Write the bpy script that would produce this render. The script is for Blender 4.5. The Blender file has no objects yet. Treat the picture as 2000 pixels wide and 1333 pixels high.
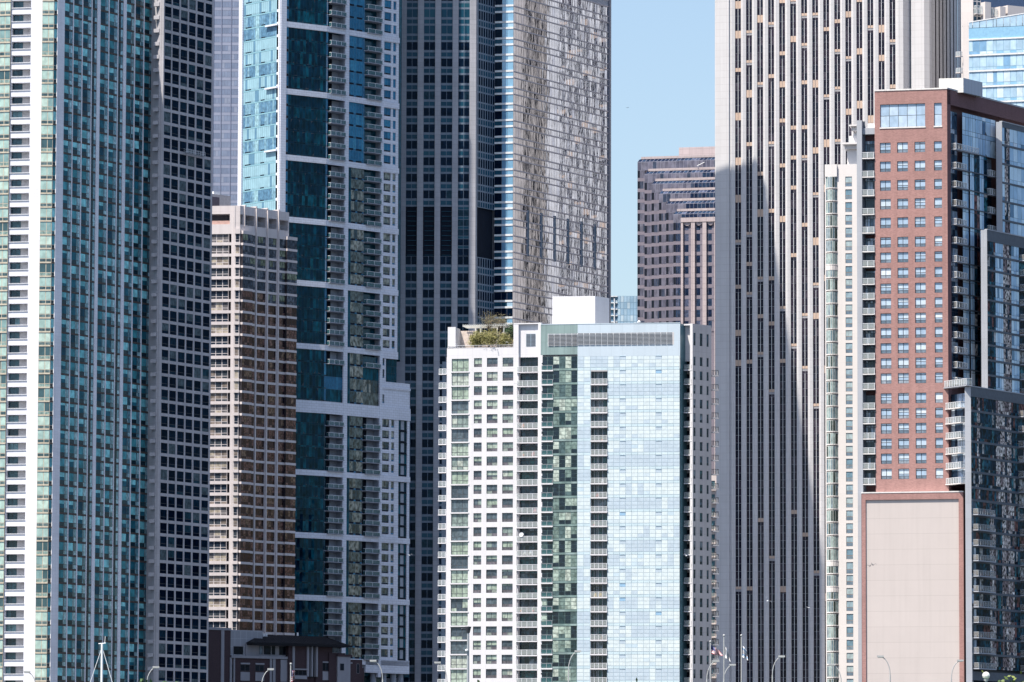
import bpy, math, random
from mathutils import Vector, Matrix
S = bpy.context.scene
C = S.collection
PI = math.pi

# ------------------------------------------------------------------ camera, sky, sun
FPX, W0, H0, HOR = 10300.0, 2000.0, 1333.0, 1640.0
CX, CY = W0/2, H0/2
TH = math.atan((HOR-CY)/FPX)
ROLL = 0.0031
CAMZ = 4.0
F_ = Vector((0, math.cos(TH), math.sin(TH)))
r0 = Vector((1, 0, 0)); u0_ = Vector((0, -math.sin(TH), math.cos(TH)))
R_ = r0*math.cos(ROLL) + u0_*math.sin(ROLL)
U_ = u0_*math.cos(ROLL) - r0*math.sin(ROLL)
cam = bpy.data.objects.new("camera", bpy.data.cameras.new("camera"))
C.objects.link(cam); S.camera = cam
cam.data.sensor_width = 36.0
cam.data.lens = FPX/W0*36.0
cam.data.clip_start = 1.0; cam.data.clip_end = 60000.0
m = Matrix((R_, U_, -F_)).transposed().to_4x4(); m.translation = (0, 0, CAMZ)
cam.matrix_world = m

SUN_B, SUN_E = math.radians(46.0), math.radians(61.5)   # azimuth left of straight-behind, elevation
sv = Vector((-math.sin(SUN_B)*math.cos(SUN_E), -math.cos(SUN_B)*math.cos(SUN_E), math.sin(SUN_E)))
sl = bpy.data.lights.new("sun", 'SUN'); sl.energy = 4.85; sl.angle = math.radians(0.5); sl.color = (1, .885, .75)
so = bpy.data.objects.new("sun", sl); C.objects.link(so)
so.rotation_euler = sv.to_track_quat('Z', 'Y').to_euler(); so.location = sv*500
w = bpy.data.worlds.new("World"); S.world = w; w.use_nodes = True
wn = w.node_tree; bg = wn.nodes['Background']
sky = wn.nodes.new('ShaderNodeTexSky'); sky.sky_type = 'NISHITA'; sky.sun_disc = False
sky.sun_elevation = SUN_E; sky.sun_rotation = math.atan2(sv.x, sv.y)
sky.air_density = 1.0; sky.dust_density = 1.8; sky.ozone_density = 1.4; sky.altitude = 100
wn.links.new(sky.outputs[0], bg.inputs[0]); bg.inputs[1].default_value = 0.103
S.view_settings.view_transform = 'Standard'; S.view_settings.look = 'None'
S.view_settings.exposure = 0.84; S.view_settings.gamma = 1.0; S.view_settings.use_curve_mapping = False
S.cycles.max_bounces = 6; S.cycles.diffuse_bounces = 3; S.cycles.glossy_bounces = 3
S.cycles.transparent_max_bounces = 6; S.cycles.volume_bounces = 0
S.cycles.use_denoising = True

# ------------------------------------------------------------------ pixel rays and facade planes
def ray(px, py):
    return R_*((px-CX)/FPX) + F_ + U_*((CY-py)/FPX)
def az(px, py):
    d = ray(px, py); return d.x/d.y
def at(px, py, Y):
    d = ray(px, py); return Vector((d.x/d.y*Y, Y, CAMZ + d.z/d.y*Y))

class Face:
    """vertical plane from plan point a to b, seen left to right; u along it, z up, d inward."""
    def __init__(s, a, b):
        s.a = Vector((a[0], a[1])); s.b = Vector((b[0], b[1]))
        v = s.b-s.a; s.L = v.length; s.t = v/s.L
        s.n = Vector((s.t.y, -s.t.x))      # outward (towards the viewer)
    def P(s, u, z, d=0.0):
        p = s.a + s.t*u - s.n*d
        return (p.x, p.y, z)
    def hit(s, px, py):
        d = ray(px, py); g = Vector((d.x, d.y))
        k = s.a.dot(s.n)/g.dot(s.n)
        p = g*k
        return (p-s.a).dot(s.t), CAMZ + d.z*k
    def U(s, px, py): return s.hit(px, py)[0]
    def Z(s, px, py): return s.hit(px, py)[1]

def plan(px, py, Y, right=(), left=()):
    """chain of plan points from a known one; q = horizontal-line slope * f / height above horizon."""
    def step(p, px, py, q):
        a0 = p[0]/p[1]; t = q/(1+a0*q); a = az(px, py)
        Y2 = (p[1]-t*p[0])/(1-t*a); return (a*Y2, Y2)
    p0 = (az(px, py)*Y, Y); out = [p0]
    for (x, y, q) in right: out.append(step(out[-1], x, y, q))
    for (x, y, q) in left: out.insert(0, step(out[0], x, y, q))
    return out

# ------------------------------------------------------------------ mesh building
class MB:
    def __init__(s): s.v = []; s.f = []; s.m = []; s.r = []; s.mats = []
    def mi(s, mat):
        if mat not in s.mats: s.mats.append(mat)
        return s.mats.index(mat)
    def quad(s, pts, mat, rnd=0.5):
        n = len(s.v); s.v += [tuple(p) for p in pts]; s.f.append(tuple(range(n, n+len(pts))))
        s.m.append(s.mi(mat)); s.r.append(rnd)
    def fq(s, F, u0, u1, z0, z1, d, mat, rnd=0.5, jit=0.0, rg=None):
        if u1-u0 < 1e-3 or z1-z0 < 1e-3: return
        a = b = 0
        if jit: a = rg.uniform(-1, 1)*jit*(u1-u0)/2; b = rg.uniform(-1, 1)*jit*(z1-z0)/2*.6
        s.quad((F.P(u0, z0, d-a-b), F.P(u1, z0, d+a-b), F.P(u1, z1, d+a+b), F.P(u0, z1, d-a+b)), mat, rnd)
    def box(s, F, u0, u1, z0, z1, d0, d1, mat, rnd=0.5):
        """d0 nearer the viewer (smaller), d1 deeper"""
        P = F.P
        a, b, c, d = P(u0, z0, d0), P(u1, z0, d0), P(u1, z1, d0), P(u0, z1, d0)
        e, f, g, h = P(u0, z0, d1), P(u1, z0, d1), P(u1, z1, d1), P(u0, z1, d1)
        for q in ((a, b, c, d), (f, e, h, g), (b, f, g, c), (e, a, d, h), (d, c, g, h), (e, f, b, a)):
            s.quad(q, mat, rnd)
    def tube(s, p, q, r0, r1, mat, n=7, cap=True):
        p = Vector(p); q = Vector(q); ax = (q-p).normalized()
        x = ax.orthogonal().normalized(); y = ax.cross(x)
        A = [p + (x*math.cos(2*PI*i/n)+y*math.sin(2*PI*i/n))*r0 for i in range(n)]
        B = [q + (x*math.cos(2*PI*i/n)+y*math.sin(2*PI*i/n))*r1 for i in range(n)]
        for i in range(n):
            j = (i+1) % n; s.quad((A[i], A[j], B[j], B[i]), mat)
        if cap: s.quad(B, mat); s.quad(A[::-1], mat)
    def path(s, pts, r, mat, n=7):
        for i in range(len(pts)-1):
            s.tube(pts[i], pts[i+1], r[i] if isinstance(r, list) else r, r[i+1] if isinstance(r, list) else r, mat, n)
    def prism(s, pts, z0, z1, mat, top=None, skip=()):
        n = len(pts)
        for i in range(n):
            if i in skip: continue
            a = pts[i]; b = pts[(i+1) % n]
            s.quad(((a[0], a[1], z0), (b[0], b[1], z0), (b[0], b[1], z1), (a[0], a[1], z1)), mat)
        s.quad([(p[0], p[1], z1) for p in pts], top or mat)
    def ball(s, c, r, mat, n=8, k=5, sz=1.0):
        c = Vector(c)
        P = [[c+Vector((math.cos(2*PI*i/n)*math.sin(PI*j/k)*r, math.sin(2*PI*i/n)*math.sin(PI*j/k)*r, math.cos(PI*j/k)*r*sz)) for i in range(n)] for j in range(k+1)]
        for j in range(k):
            for i in range(n):
                i2 = (i+1) % n; s.quad((P[j][i], P[j+1][i], P[j+1][i2], P[j][i2]), mat)
    def merge(s, o):
        n = len(s.v); s.v += o.v; s.f += [tuple(i+n for i in f) for f in o.f]
        s.m += [s.mi(o.mats[i]) for i in o.m]; s.r += o.r
    def mesh(s, name, smooth=False):
        me = bpy.data.meshes.new(name); me.from_pydata(s.v, [], s.f)
        for mt in s.mats: me.materials.append(mt)
        me.polygons.foreach_set('material_index', s.m)
        at_ = me.attributes.new('rnd', 'FLOAT', 'FACE'); at_.data.foreach_set('value', s.r)
        uv = me.uv_layers.new(name='UVMap'); co = []
        for p in me.polygons:
            n = p.normal
            if abs(n.z) > .7: tx = Vector((1, 0, 0)); ty = Vector((0, 1, 0))
            else:
                tx = Vector((-n.y, n.x, 0)).normalized(); ty = Vector((0, 0, 1))
            for vi in p.vertices:
                c = Vector(s.v[vi]); co += [c.dot(tx), c.dot(ty)]
        uv.data.foreach_set('uv', co)
        if smooth: me.polygons.foreach_set('use_smooth', [True]*len(s.f))
        me.validate(); me.update(); return me

def link(name, mb, parent=None, smooth=False, kind=None):
    o = bpy.data.objects.new(name, mb.mesh(name, smooth)); C.objects.link(o)
    if parent is not None: o.parent = parent; o.matrix_parent_inverse = parent.matrix_world.inverted()
    if kind: o['kind'] = kind
    return o
def tag(o, label, cat, group=None):
    o['label'] = label; o['category'] = cat
    if group: o['group'] = group
    return o
def empty(name, loc, label, cat, group=None):
    o = bpy.data.objects.new(name, None); C.objects.link(o); o.location = loc
    o.empty_display_size = 1.0
    bpy.context.view_layer.update()
    return tag(o, label, cat, group)
def copy_tree(o, parent=None):
    c = o.copy(); C.objects.link(c)
    if parent is not None: c.parent = parent
    for ch in list(o.children): copy_tree(ch, c)
    return c

class Building:
    def __init__(s, name, label, loc, seed=1, cat='building', group=None):
        s.e = empty(name, (loc[0], loc[1], 0), label, cat, group)
        s.e.matrix_world = Matrix.Translation((loc[0], loc[1], 0))
        s.items = {}; s.single = {}; s.rg = random.Random(seed)
    def S(s, name):                       # one mesh per name
        return s.single.setdefault(name, MB())
    def add(s, name, mb, size, sub=None):  # repeated parts
        s.items.setdefault(name, []).append((size, mb, sub))
    def done(s, limit=100):
        for k, mb in s.single.items():
            if mb.f: link(k, mb, s.e)
        for k, L in s.items.items():
            L = sorted(L, key=lambda t: -t[0])
            for (_, mb, sub) in L[:limit]:
                o = link(k, mb, s.e)
                if sub:
                    for (n2, m2) in sub: link(n2, m2, o)
            if L[limit:]:
                r = MB()
                for (_, mb, sub) in L[limit:]:
                    r.merge(mb)
                    if sub:
                        for (_, m2) in sub: r.merge(m2)
                link(k, r, s.e, kind='stuff')

def holes_wall(mb, F, U0, U1, Z0, Z1, holes, mat, reveal=None, d=0.0):
    """wall sheet with rectangular holes (u0,u1,z0,z1,depth) and their reveals"""
    us = sorted({round(x, 3) for h in holes for x in h[:2]} | {round(U0, 3), round(U1, 3)})
    zs = sorted({round(x, 3) for h in holes for x in h[2:4]} | {round(Z0, 3), round(Z1, 3)})
    us = [u for u in us if U0-2e-3 <= u <= U1+2e-3]; zs = [z for z in zs if Z0-2e-3 <= z <= Z1+2e-3]
    ui = {u: i for i, u in enumerate(us)}; zi = {z: i for i, z in enumerate(zs)}
    mask = [[0]*(len(us)-1) for _ in range(len(zs)-1)]
    for h in holes:
        a, b = ui.get(round(h[0], 3)), ui.get(round(h[1], 3)); c, e = zi.get(round(h[2], 3)), zi.get(round(h[3], 3))
        if None in (a, b, c, e): continue
        for j in range(c, e):
            for i in range(a, b): mask[j][i] = 1
        if h[4] > 0:
            r = reveal or mat; u0, u1, z0, z1, dd = h[:5]; P = F.P
            mb.quad((P(u0, z0, d), P(u1, z0, d), P(u1, z0, d+dd), P(u0, z0, d+dd)), r)
            mb.quad((P(u0, z1, d+dd), P(u1, z1, d+dd), P(u1, z1, d), P(u0, z1, d)), r)
            mb.quad((P(u0, z0, d), P(u0, z0, d+dd), P(u0, z1, d+dd), P(u0, z1, d)), r)
            mb.quad((P(u1, z0, d+dd), P(u1, z0, d), P(u1, z1, d), P(u1, z1, d+dd)), r)
    j = 0
    while j < len(mask):
        k = j
        while k+1 < len(mask) and mask[k+1] == mask[j]: k += 1
        i = 0
        while i < len(us)-1:
            if mask[j][i]: i += 1; continue
            i2 = i
            while i2+1 < len(us)-1 and not mask[j][i2+1]: i2 += 1
            mb.fq(F, us[i], us[i2+1], zs[j], zs[k+1], d, mat)
            i = i2+1
        j = k+1

def window(B, F, u0, u1, z0, z1, d, nc, rows, frame, glass, bar=.09, jit=0.0, name='window', vary=.12, base=None, add=True):
    """frame sheet with panes 2 cm proud of it. nc columns (int or fractions), rows = [(height fraction, glass, rnd or None)] bottom to top"""
    mb = MB(); rg = B.rg
    mb.fq(F, u0, u1, z0, z1, d, frame)
    cf = [i/nc for i in range(nc+1)] if isinstance(nc, int) else nc
    if not isinstance(rows, list): rows = [(1.0, glass, None)]
    tot = sum(r[0] for r in rows); z = z0
    b0 = rg.random() if base is None else base
    for (h, g, rv) in rows:
        zz = z+(z1-z0)*h/tot
        for i in range(len(cf)-1):
            rn = min(.999, max(0, (b0 if rv is None else rv)+rg.uniform(-vary, vary)))
            mb.fq(F, u0+(u1-u0)*cf[i]+bar/2, u0+(u1-u0)*cf[i+1]-bar/2, z+bar/2, zz-bar/2, d-.02, g or glass, rn, jit, rg)
        z = zz
    if add: B.add(name, mb, (u1-u0)*(z1-z0))
    return mb

def balcony(B, F, u0, u1, z, out, slab, rail, panel, d0=0.0, th=.22, h=1.15, name='balcony', sides=True, post=1.2, add=True):
    mb = MB(); mb.box(F, u0, u1, z-th, z, d0-out, d0+.05, slab)
    r = MB(); a = d0-out+.06
    r.box(F, u0+.04, u1-.04, z+h-.09, z+h, a, a+.08, rail)
    r.fq(F, u0+.06, u1-.06, z+.1, z+h-.12, a+.04, panel, B.rg.random())
    n = max(1, round((u1-u0)/post))
    for i in range(n+1):
        u = u0+.05+(u1-u0-.2)*i/n; r.box(F, u, u+.09, z+.01, z+h-.1, a-.01, a+.06, rail)
    if sides:
        for u in (u0+.05, u1-.07):
            r.quad((F.P(u, z+.1, a), F.P(u, z+.1, d0), F.P(u, z+h-.1, d0), F.P(u, z+h-.1, a)), panel, .5)
            r.box(F, u, u+.05, z+h-.09, z+h, a, d0, rail)
    if add: B.add(name, mb, (u1-u0)*1.5, [('railing', r)])
    return mb, r

# ------------------------------------------------------------------ materials
def new_mat(name):
    mt = bpy.data.materials.new(name); mt.use_nodes = True
    return mt, mt.node_tree, mt.node_tree.nodes['Principled BSDF']
def N(t, ty, **kw):
    n = t.nodes.new('ShaderNode'+ty)
    for k, v in kw.items():
        if k in n.inputs.keys() if isinstance(k, str) else False: n.inputs[k].default_value = v
        else: setattr(n, k, v)
    return n
def wall_mat(name, col0, rough=.75, joint=None, bw=1.5, bh=.9, off=0.0, mortar=.02, var=.08, stain=.12, jcol=None):
    col = (col0[0]*.91, col0[1]*.985, min(.88, col0[2]*1.12))
    mt, t, p = new_mat(name); L = t.links.new
    uv = N(t, 'UVMap'); uv.uv_map = 'UVMap'
    c = (*col, 1)
    nz = N(t, 'TexNoise'); nz.inputs['Scale'].default_value = .08; nz.inputs['Detail'].default_value = 6; nz.inputs['Roughness'].default_value = .65
    L(uv.outputs[0], nz.inputs['Vector'])
    mp = N(t, 'MapRange'); mp.inputs[1].default_value = .3; mp.inputs[2].default_value = .7
    mp.inputs[3].default_value = 1-stain; mp.inputs[4].default_value = 1+stain*.4
    L(nz.outputs[0], mp.inputs[0])
    if joint:
        b = N(t, 'TexBrick'); b.offset = off; b.inputs['Scale'].default_value = 1
        b.inputs['Brick Width'].default_value = bw; b.inputs['Row Height'].default_value = bh
        b.inputs['Mortar Size'].default_value = mortar; b.inputs['Mortar Smooth'].default_value = 0
        b.inputs['Color1'].default_value = tuple(min(1, x*(1+var)) for x in col)+(1,)
        b.inputs['Color2'].default_value = tuple(x*(1-var) for x in col)+(1,)
        b.inputs['Mortar'].default_value = (*(jcol or tuple(x*joint for x in col)), 1)
        L(uv.outputs[0], b.inputs['Vector']); src = b.outputs['Color']
    else:
        rgb = N(t, 'RGB'); rgb.outputs[0].default_value = c; src = rgb.outputs[0]
    mx = N(t, 'Mix', data_type='RGBA', blend_type='MULTIPLY'); mx.inputs[0].default_value = 1
    cb = N(t, 'CombineColor')
    for i in range(3): L(mp.outputs[0], cb.inputs[i])
    ms = N(t, 'Mapping'); ms.inputs['Scale'].default_value = (1.1, .045, 1); L(uv.outputs[0], ms.inputs[0])
    n2 = N(t, 'TexNoise'); n2.inputs['Scale'].default_value = 1; n2.inputs['Detail'].default_value = 3; L(ms.outputs[0], n2.inputs['Vector'])
    m2 = N(t, 'MapRange'); m2.inputs[1].default_value = .45; m2.inputs[2].default_value = .75; m2.inputs[3].default_value = 1; m2.inputs[4].default_value = 1-stain*1.1; L(n2.outputs[0], m2.inputs[0])
    mu = N(t, 'Math', operation='MULTIPLY'); L(mp.outputs[0], mu.inputs[0]); L(m2.outputs[0], mu.inputs[1])
    for i in range(3): L(mu.outputs[0], cb.inputs[i])
    L(src, mx.inputs[6]); L(cb.outputs[0], mx.inputs[7]); L(mx.outputs[2], p.inputs['Base Color'])
    p.inputs['Roughness'].default_value = rough
    return mt
def glass_mat(name, ramp, rough=.06, metal=0.0, ior=1.5, bump=0.0, bscale=(1, 1), clutter=.35, cscale=1.6, spec=.25, mode='CONSTANT', tint=(.72, .88, 1.0)):
    """window glass over what stands behind it, on some with reflections painted in: tone chosen per pane, small clutter, uneven reflections"""
    mt, t, p = new_mat(name); L = t.links.new
    a = N(t, 'Attribute'); a.attribute_name = 'rnd'
    r = N(t, 'ValToRGB'); r.color_ramp.interpolation = mode
    els = r.color_ramp.elements; ramp = [(a_, (c_[0]*.93, c_[1], min(.9, c_[2]*1.09))) for (a_, c_) in ramp]
    els[0].position = ramp[0][0]; els[0].color = (*ramp[0][1], 1)
    els[1].position = ramp[1][0] if len(ramp) > 1 else 1; els[1].color = (*(ramp[1][1] if len(ramp) > 1 else ramp[0][1]), 1)
    for (ps, cc) in ramp[2:]: e = els.new(ps); e.color = (*cc, 1)
    L(a.outputs['Fac'], r.inputs[0])
    uv = N(t, 'UVMap'); uv.uv_map = 'UVMap'
    mpn = N(t, 'Mapping'); mpn.inputs['Scale'].default_value = (cscale, cscale*.7, 1); L(uv.outputs[0], mpn.inputs[0])
    nz = N(t, 'TexNoise'); nz.inputs['Scale'].default_value = 1; nz.inputs['Detail'].default_value = 3
    L(mpn.outputs[0], nz.inputs['Vector'])
    mp = N(t, 'MapRange'); mp.inputs[1].default_value = .38; mp.inputs[2].default_value = .62
    mp.inputs[3].default_value = 1-clutter; mp.inputs[4].default_value = 1+clutter*.5; L(nz.outputs[0], mp.inputs[0])
    cb = N(t, 'CombineColor')
    for i in range(3): L(mp.outputs[0], cb.inputs[i])
    mx = N(t, 'Mix', data_type='RGBA', blend_type='MULTIPLY'); mx.inputs[0].default_value = 1
    L(r.outputs[0], mx.inputs[6]); L(cb.outputs[0], mx.inputs[7]); L(mx.outputs[2], p.inputs['Base Color'])
    p.inputs['Roughness'].default_value = .9; p.inputs['Specular IOR Level'].default_value = 0.0
    g = N(t, 'BsdfGlossy'); g.inputs['Roughness'].default_value = rough; g.inputs['Color'].default_value = (*tint, 1)
    if metal >= 1: L(mx.outputs[2], g.inputs['Color'])
    ms = N(t, 'MixShader'); ms.inputs[0].default_value = 1.0 if metal >= 1 else max(spec*.16, metal*.5)
    L(p.outputs[0], ms.inputs[1]); L(g.outputs[0], ms.inputs[2]); L(ms.outputs[0], t.nodes['Material Output'].inputs['Surface'])
    if bump:
        m2 = N(t, 'Mapping'); m2.inputs['Scale'].default_value = (bscale[0], bscale[1], 1); L(uv.outputs[0], m2.inputs[0])
        # each pane bows differently: shift the noise by the pane's own number
        sh = N(t, 'VectorMath', operation='MULTIPLY'); cx = N(t, 'CombineXYZ'); L(a.outputs['Fac'], cx.inputs[0]); L(a.outputs['Fac'], cx.inputs[1])
        cx.inputs[2].default_value = 0; sh.inputs[1].default_value = (37, 53, 0); L(cx.outputs[0], sh.inputs[0])
        ad = N(t, 'VectorMath', operation='ADD'); L(m2.outputs[0], ad.inputs[0]); L(sh.outputs[0], ad.inputs[1])
        n2 = N(t, 'TexNoise'); n2.inputs['Scale'].default_value = 1; n2.inputs['Detail'].default_value = 1.5; L(ad.outputs[0], n2.inputs['Vector'])
        bp = N(t, 'Bump'); bp.inputs['Strength'].default_value = 1; bp.inputs['Distance'].default_value = bump
        L(n2.outputs[0], bp.inputs['Height']); L(bp.outputs[0], g.inputs['Normal'])
    return mt
def plain(name, col, rough=.6, metal=0.0, noise=.15, scale=1.5):
    col = (col[0]*.94, col[1], min(.88, col[2]*1.08))
    mt, t, p = new_mat(name); L = t.links.new
    tc = N(t, 'TexCoord'); nz = N(t, 'TexNoise'); nz.inputs['Scale'].default_value = scale; nz.inputs['Detail'].default_value = 4
    L(tc.outputs['Object'], nz.inputs['Vector'])
    r = N(t, 'ValToRGB'); r.color_ramp.elements[0].position = .3; r.color_ramp.elements[1].position = .7
    r.color_ramp.elements[0].color = (*(x*(1-noise) for x in col), 1); r.color_ramp.elements[1].color = (*(min(1, x*(1+noise*.6)) for x in col), 1)
    L(nz.outputs[0], r.inputs[0]); L(r.outputs[0], p.inputs['Base Color'])
    p.inputs['Roughness'].default_value = rough; p.inputs['Metallic'].default_value = metal; p.inputs['Specular IOR Level'].default_value = .25
    return mt
def see_through(name, col, alpha, rough=.1):
    mt, t, p = new_mat(name); p.inputs['Base Color'].default_value = (*col, 1)
    p.inputs['Alpha'].default_value = alpha; p.inputs['Roughness'].default_value = rough
    return mt

M = {}
M['roof'] = plain('roof_gravel', (.3, .29, .28))
M['white_metal'] = plain('white_metal', (.72, .72, .72), .4)
M['grey_metal'] = plain('grey_metal', (.32, .34, .36), .45)
M['dark_metal'] = plain('dark_metal', (.05, .055, .065), .45)
M['lamp_metal'] = plain('lamp_metal', (.42, .42, .41), .4)
M['rail_glass'] = see_through('rail_glass', (.55, .62, .64), .42)
M['rail_glass_teal'] = see_through('rail_glass_teal', (.05, .15, .18), .6)
M['rail_mesh'] = see_through('rail_mesh', (.5, .5, .48), .32, .6)
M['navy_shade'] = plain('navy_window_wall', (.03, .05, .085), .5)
M['shade_black'] = plain('shade_black', (.006, .011, .022), .9)  # near-black stands in for unlit rooms, slots and recess shade
M['vent'] = wall_mat('louver_metal', (.13, .16, .19), .6, .35, 40, .28, 0, .05, .1)

def col_rows(F, px, ya, yb, n):
    """z of n floor lines between two pixel rows seen on one vertical of the facade"""
    za, zb = F.Z(px, ya), F.Z(px, yb); return za, (za-zb)/n

VB = 1345      # just below the frame
exec_order = []

# ------------------------------------------------------------------ ground, street, water
def sheet(name, x0, x1, y0, y1, z, mat):
    mb = MB(); mb.quad(((x0, y0, z), (x1, y0, z), (x1, y1, z), (x0, y1, z)), mat); o = link(name, mb, kind='structure'); return o
M['ground'] = plain('ground_paving', (.07, .072, .075), .85, 0, .25, .05)
M['asphalt'] = plain('asphalt', (.05, .05, .052), .9, 0, .2, .3)
M['paint'] = plain('road_paint', (.75, .75, .72), .7)
M['kerbstone'] = plain('kerbstone', (.38, .37, .35), .8)
M['grass'] = plain('grass', (.06, .1, .03), .9, 0, .4, .4)
wm, wt, wp = new_mat('lake_water'); wp.inputs['Base Color'].default_value = (.01, .04, .05, 1); wp.inputs['Roughness'].default_value = .08
_n = N(wt, 'TexNoise'); _n.inputs['Scale'].default_value = .9; _n.inputs['Detail'].default_value = 4
_tc = N(wt, 'TexCoord'); wt.links.new(_tc.outputs['Object'], _n.inputs['Vector'])
_b = N(wt, 'Bump'); _b.inputs['Distance'].default_value = .25; wt.links.new(_n.outputs[0], _b.inputs['Height']); wt.links.new(_b.outputs[0], wp.inputs['Normal'])
sheet('water', -9000, 9000, -9000, 270, 0.0, wm)
sheet('ground', -9000, 9000, 270, 14000, 1.5, M['ground'])
_mb = MB(); _F = Face((-600, 270), (600, 270)); _mb.box(_F, 0, 1200, -1, 1.7, -.6, .6, M['kerbstone']); link('seawall', _mb, kind='structure')
sheet('grass_verge', -600, 600, 278, 318, 1.504, M['grass'])
sheet('road', -600, 600, 320, 346, 1.508, M['asphalt'])
_mb = MB()
for _x in range(-590, 590, 12):
    for _y in (326.5, 339.3): _mb.quad(((_x, _y, 1.512), (_x+4, _y, 1.512), (_x+4, _y+.15, 1.512), (_x, _y+.15, 1.512)), M['paint'])
link('road_markings', _mb, kind='structure')
_mb = MB()
for _y in (319.4, 346.2):
    _F = Face((-600, _y), (600, _y)); _mb.box(_F, 0, 1200, 1.4, 1.63, 0, .4, M['kerbstone'])
link('kerb', _mb, kind='structure')

def core(B, pts, back, z0, z1, mat, inset=1.2, roofm=None, name='wall', low=None):
    """solid body behind the facade sheets; plain walls below the lowest modelled storey"""
    mb = B.S(name)
    fr = [(p[0], p[1]+inset) for p in pts]
    full = fr+back
    mb.prism(full, z0, z1, mat, roofm or M['roof'])
    a, b = pts[0], pts[-1]
    mb.quad(((b[0], b[1], z0), (back[0][0], back[0][1], z0), (back[0][0], back[0][1], z1), (b[0], b[1], z1)), mat)
    mb.quad(((back[-1][0], back[-1][1], z0), (a[0], a[1], z0), (a[0], a[1], z1), (back[-1][0], back[-1][1], z1)), mat)
    # roof rim between the sheets and the body
    for i in range(len(pts)-1):
        p, q = pts[i], pts[i+1]
        mb.quad(((p[0], p[1], z1), (q[0], q[1], z1), (q[0], q[1]+inset, z1), (p[0], p[1]+inset, z1)), roofm or M['roof'])
        if low: mb.quad(((p[0], p[1], z0), (q[0], q[1], z0), (q[0], q[1], low), (p[0], p[1], low)), mat)

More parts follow.
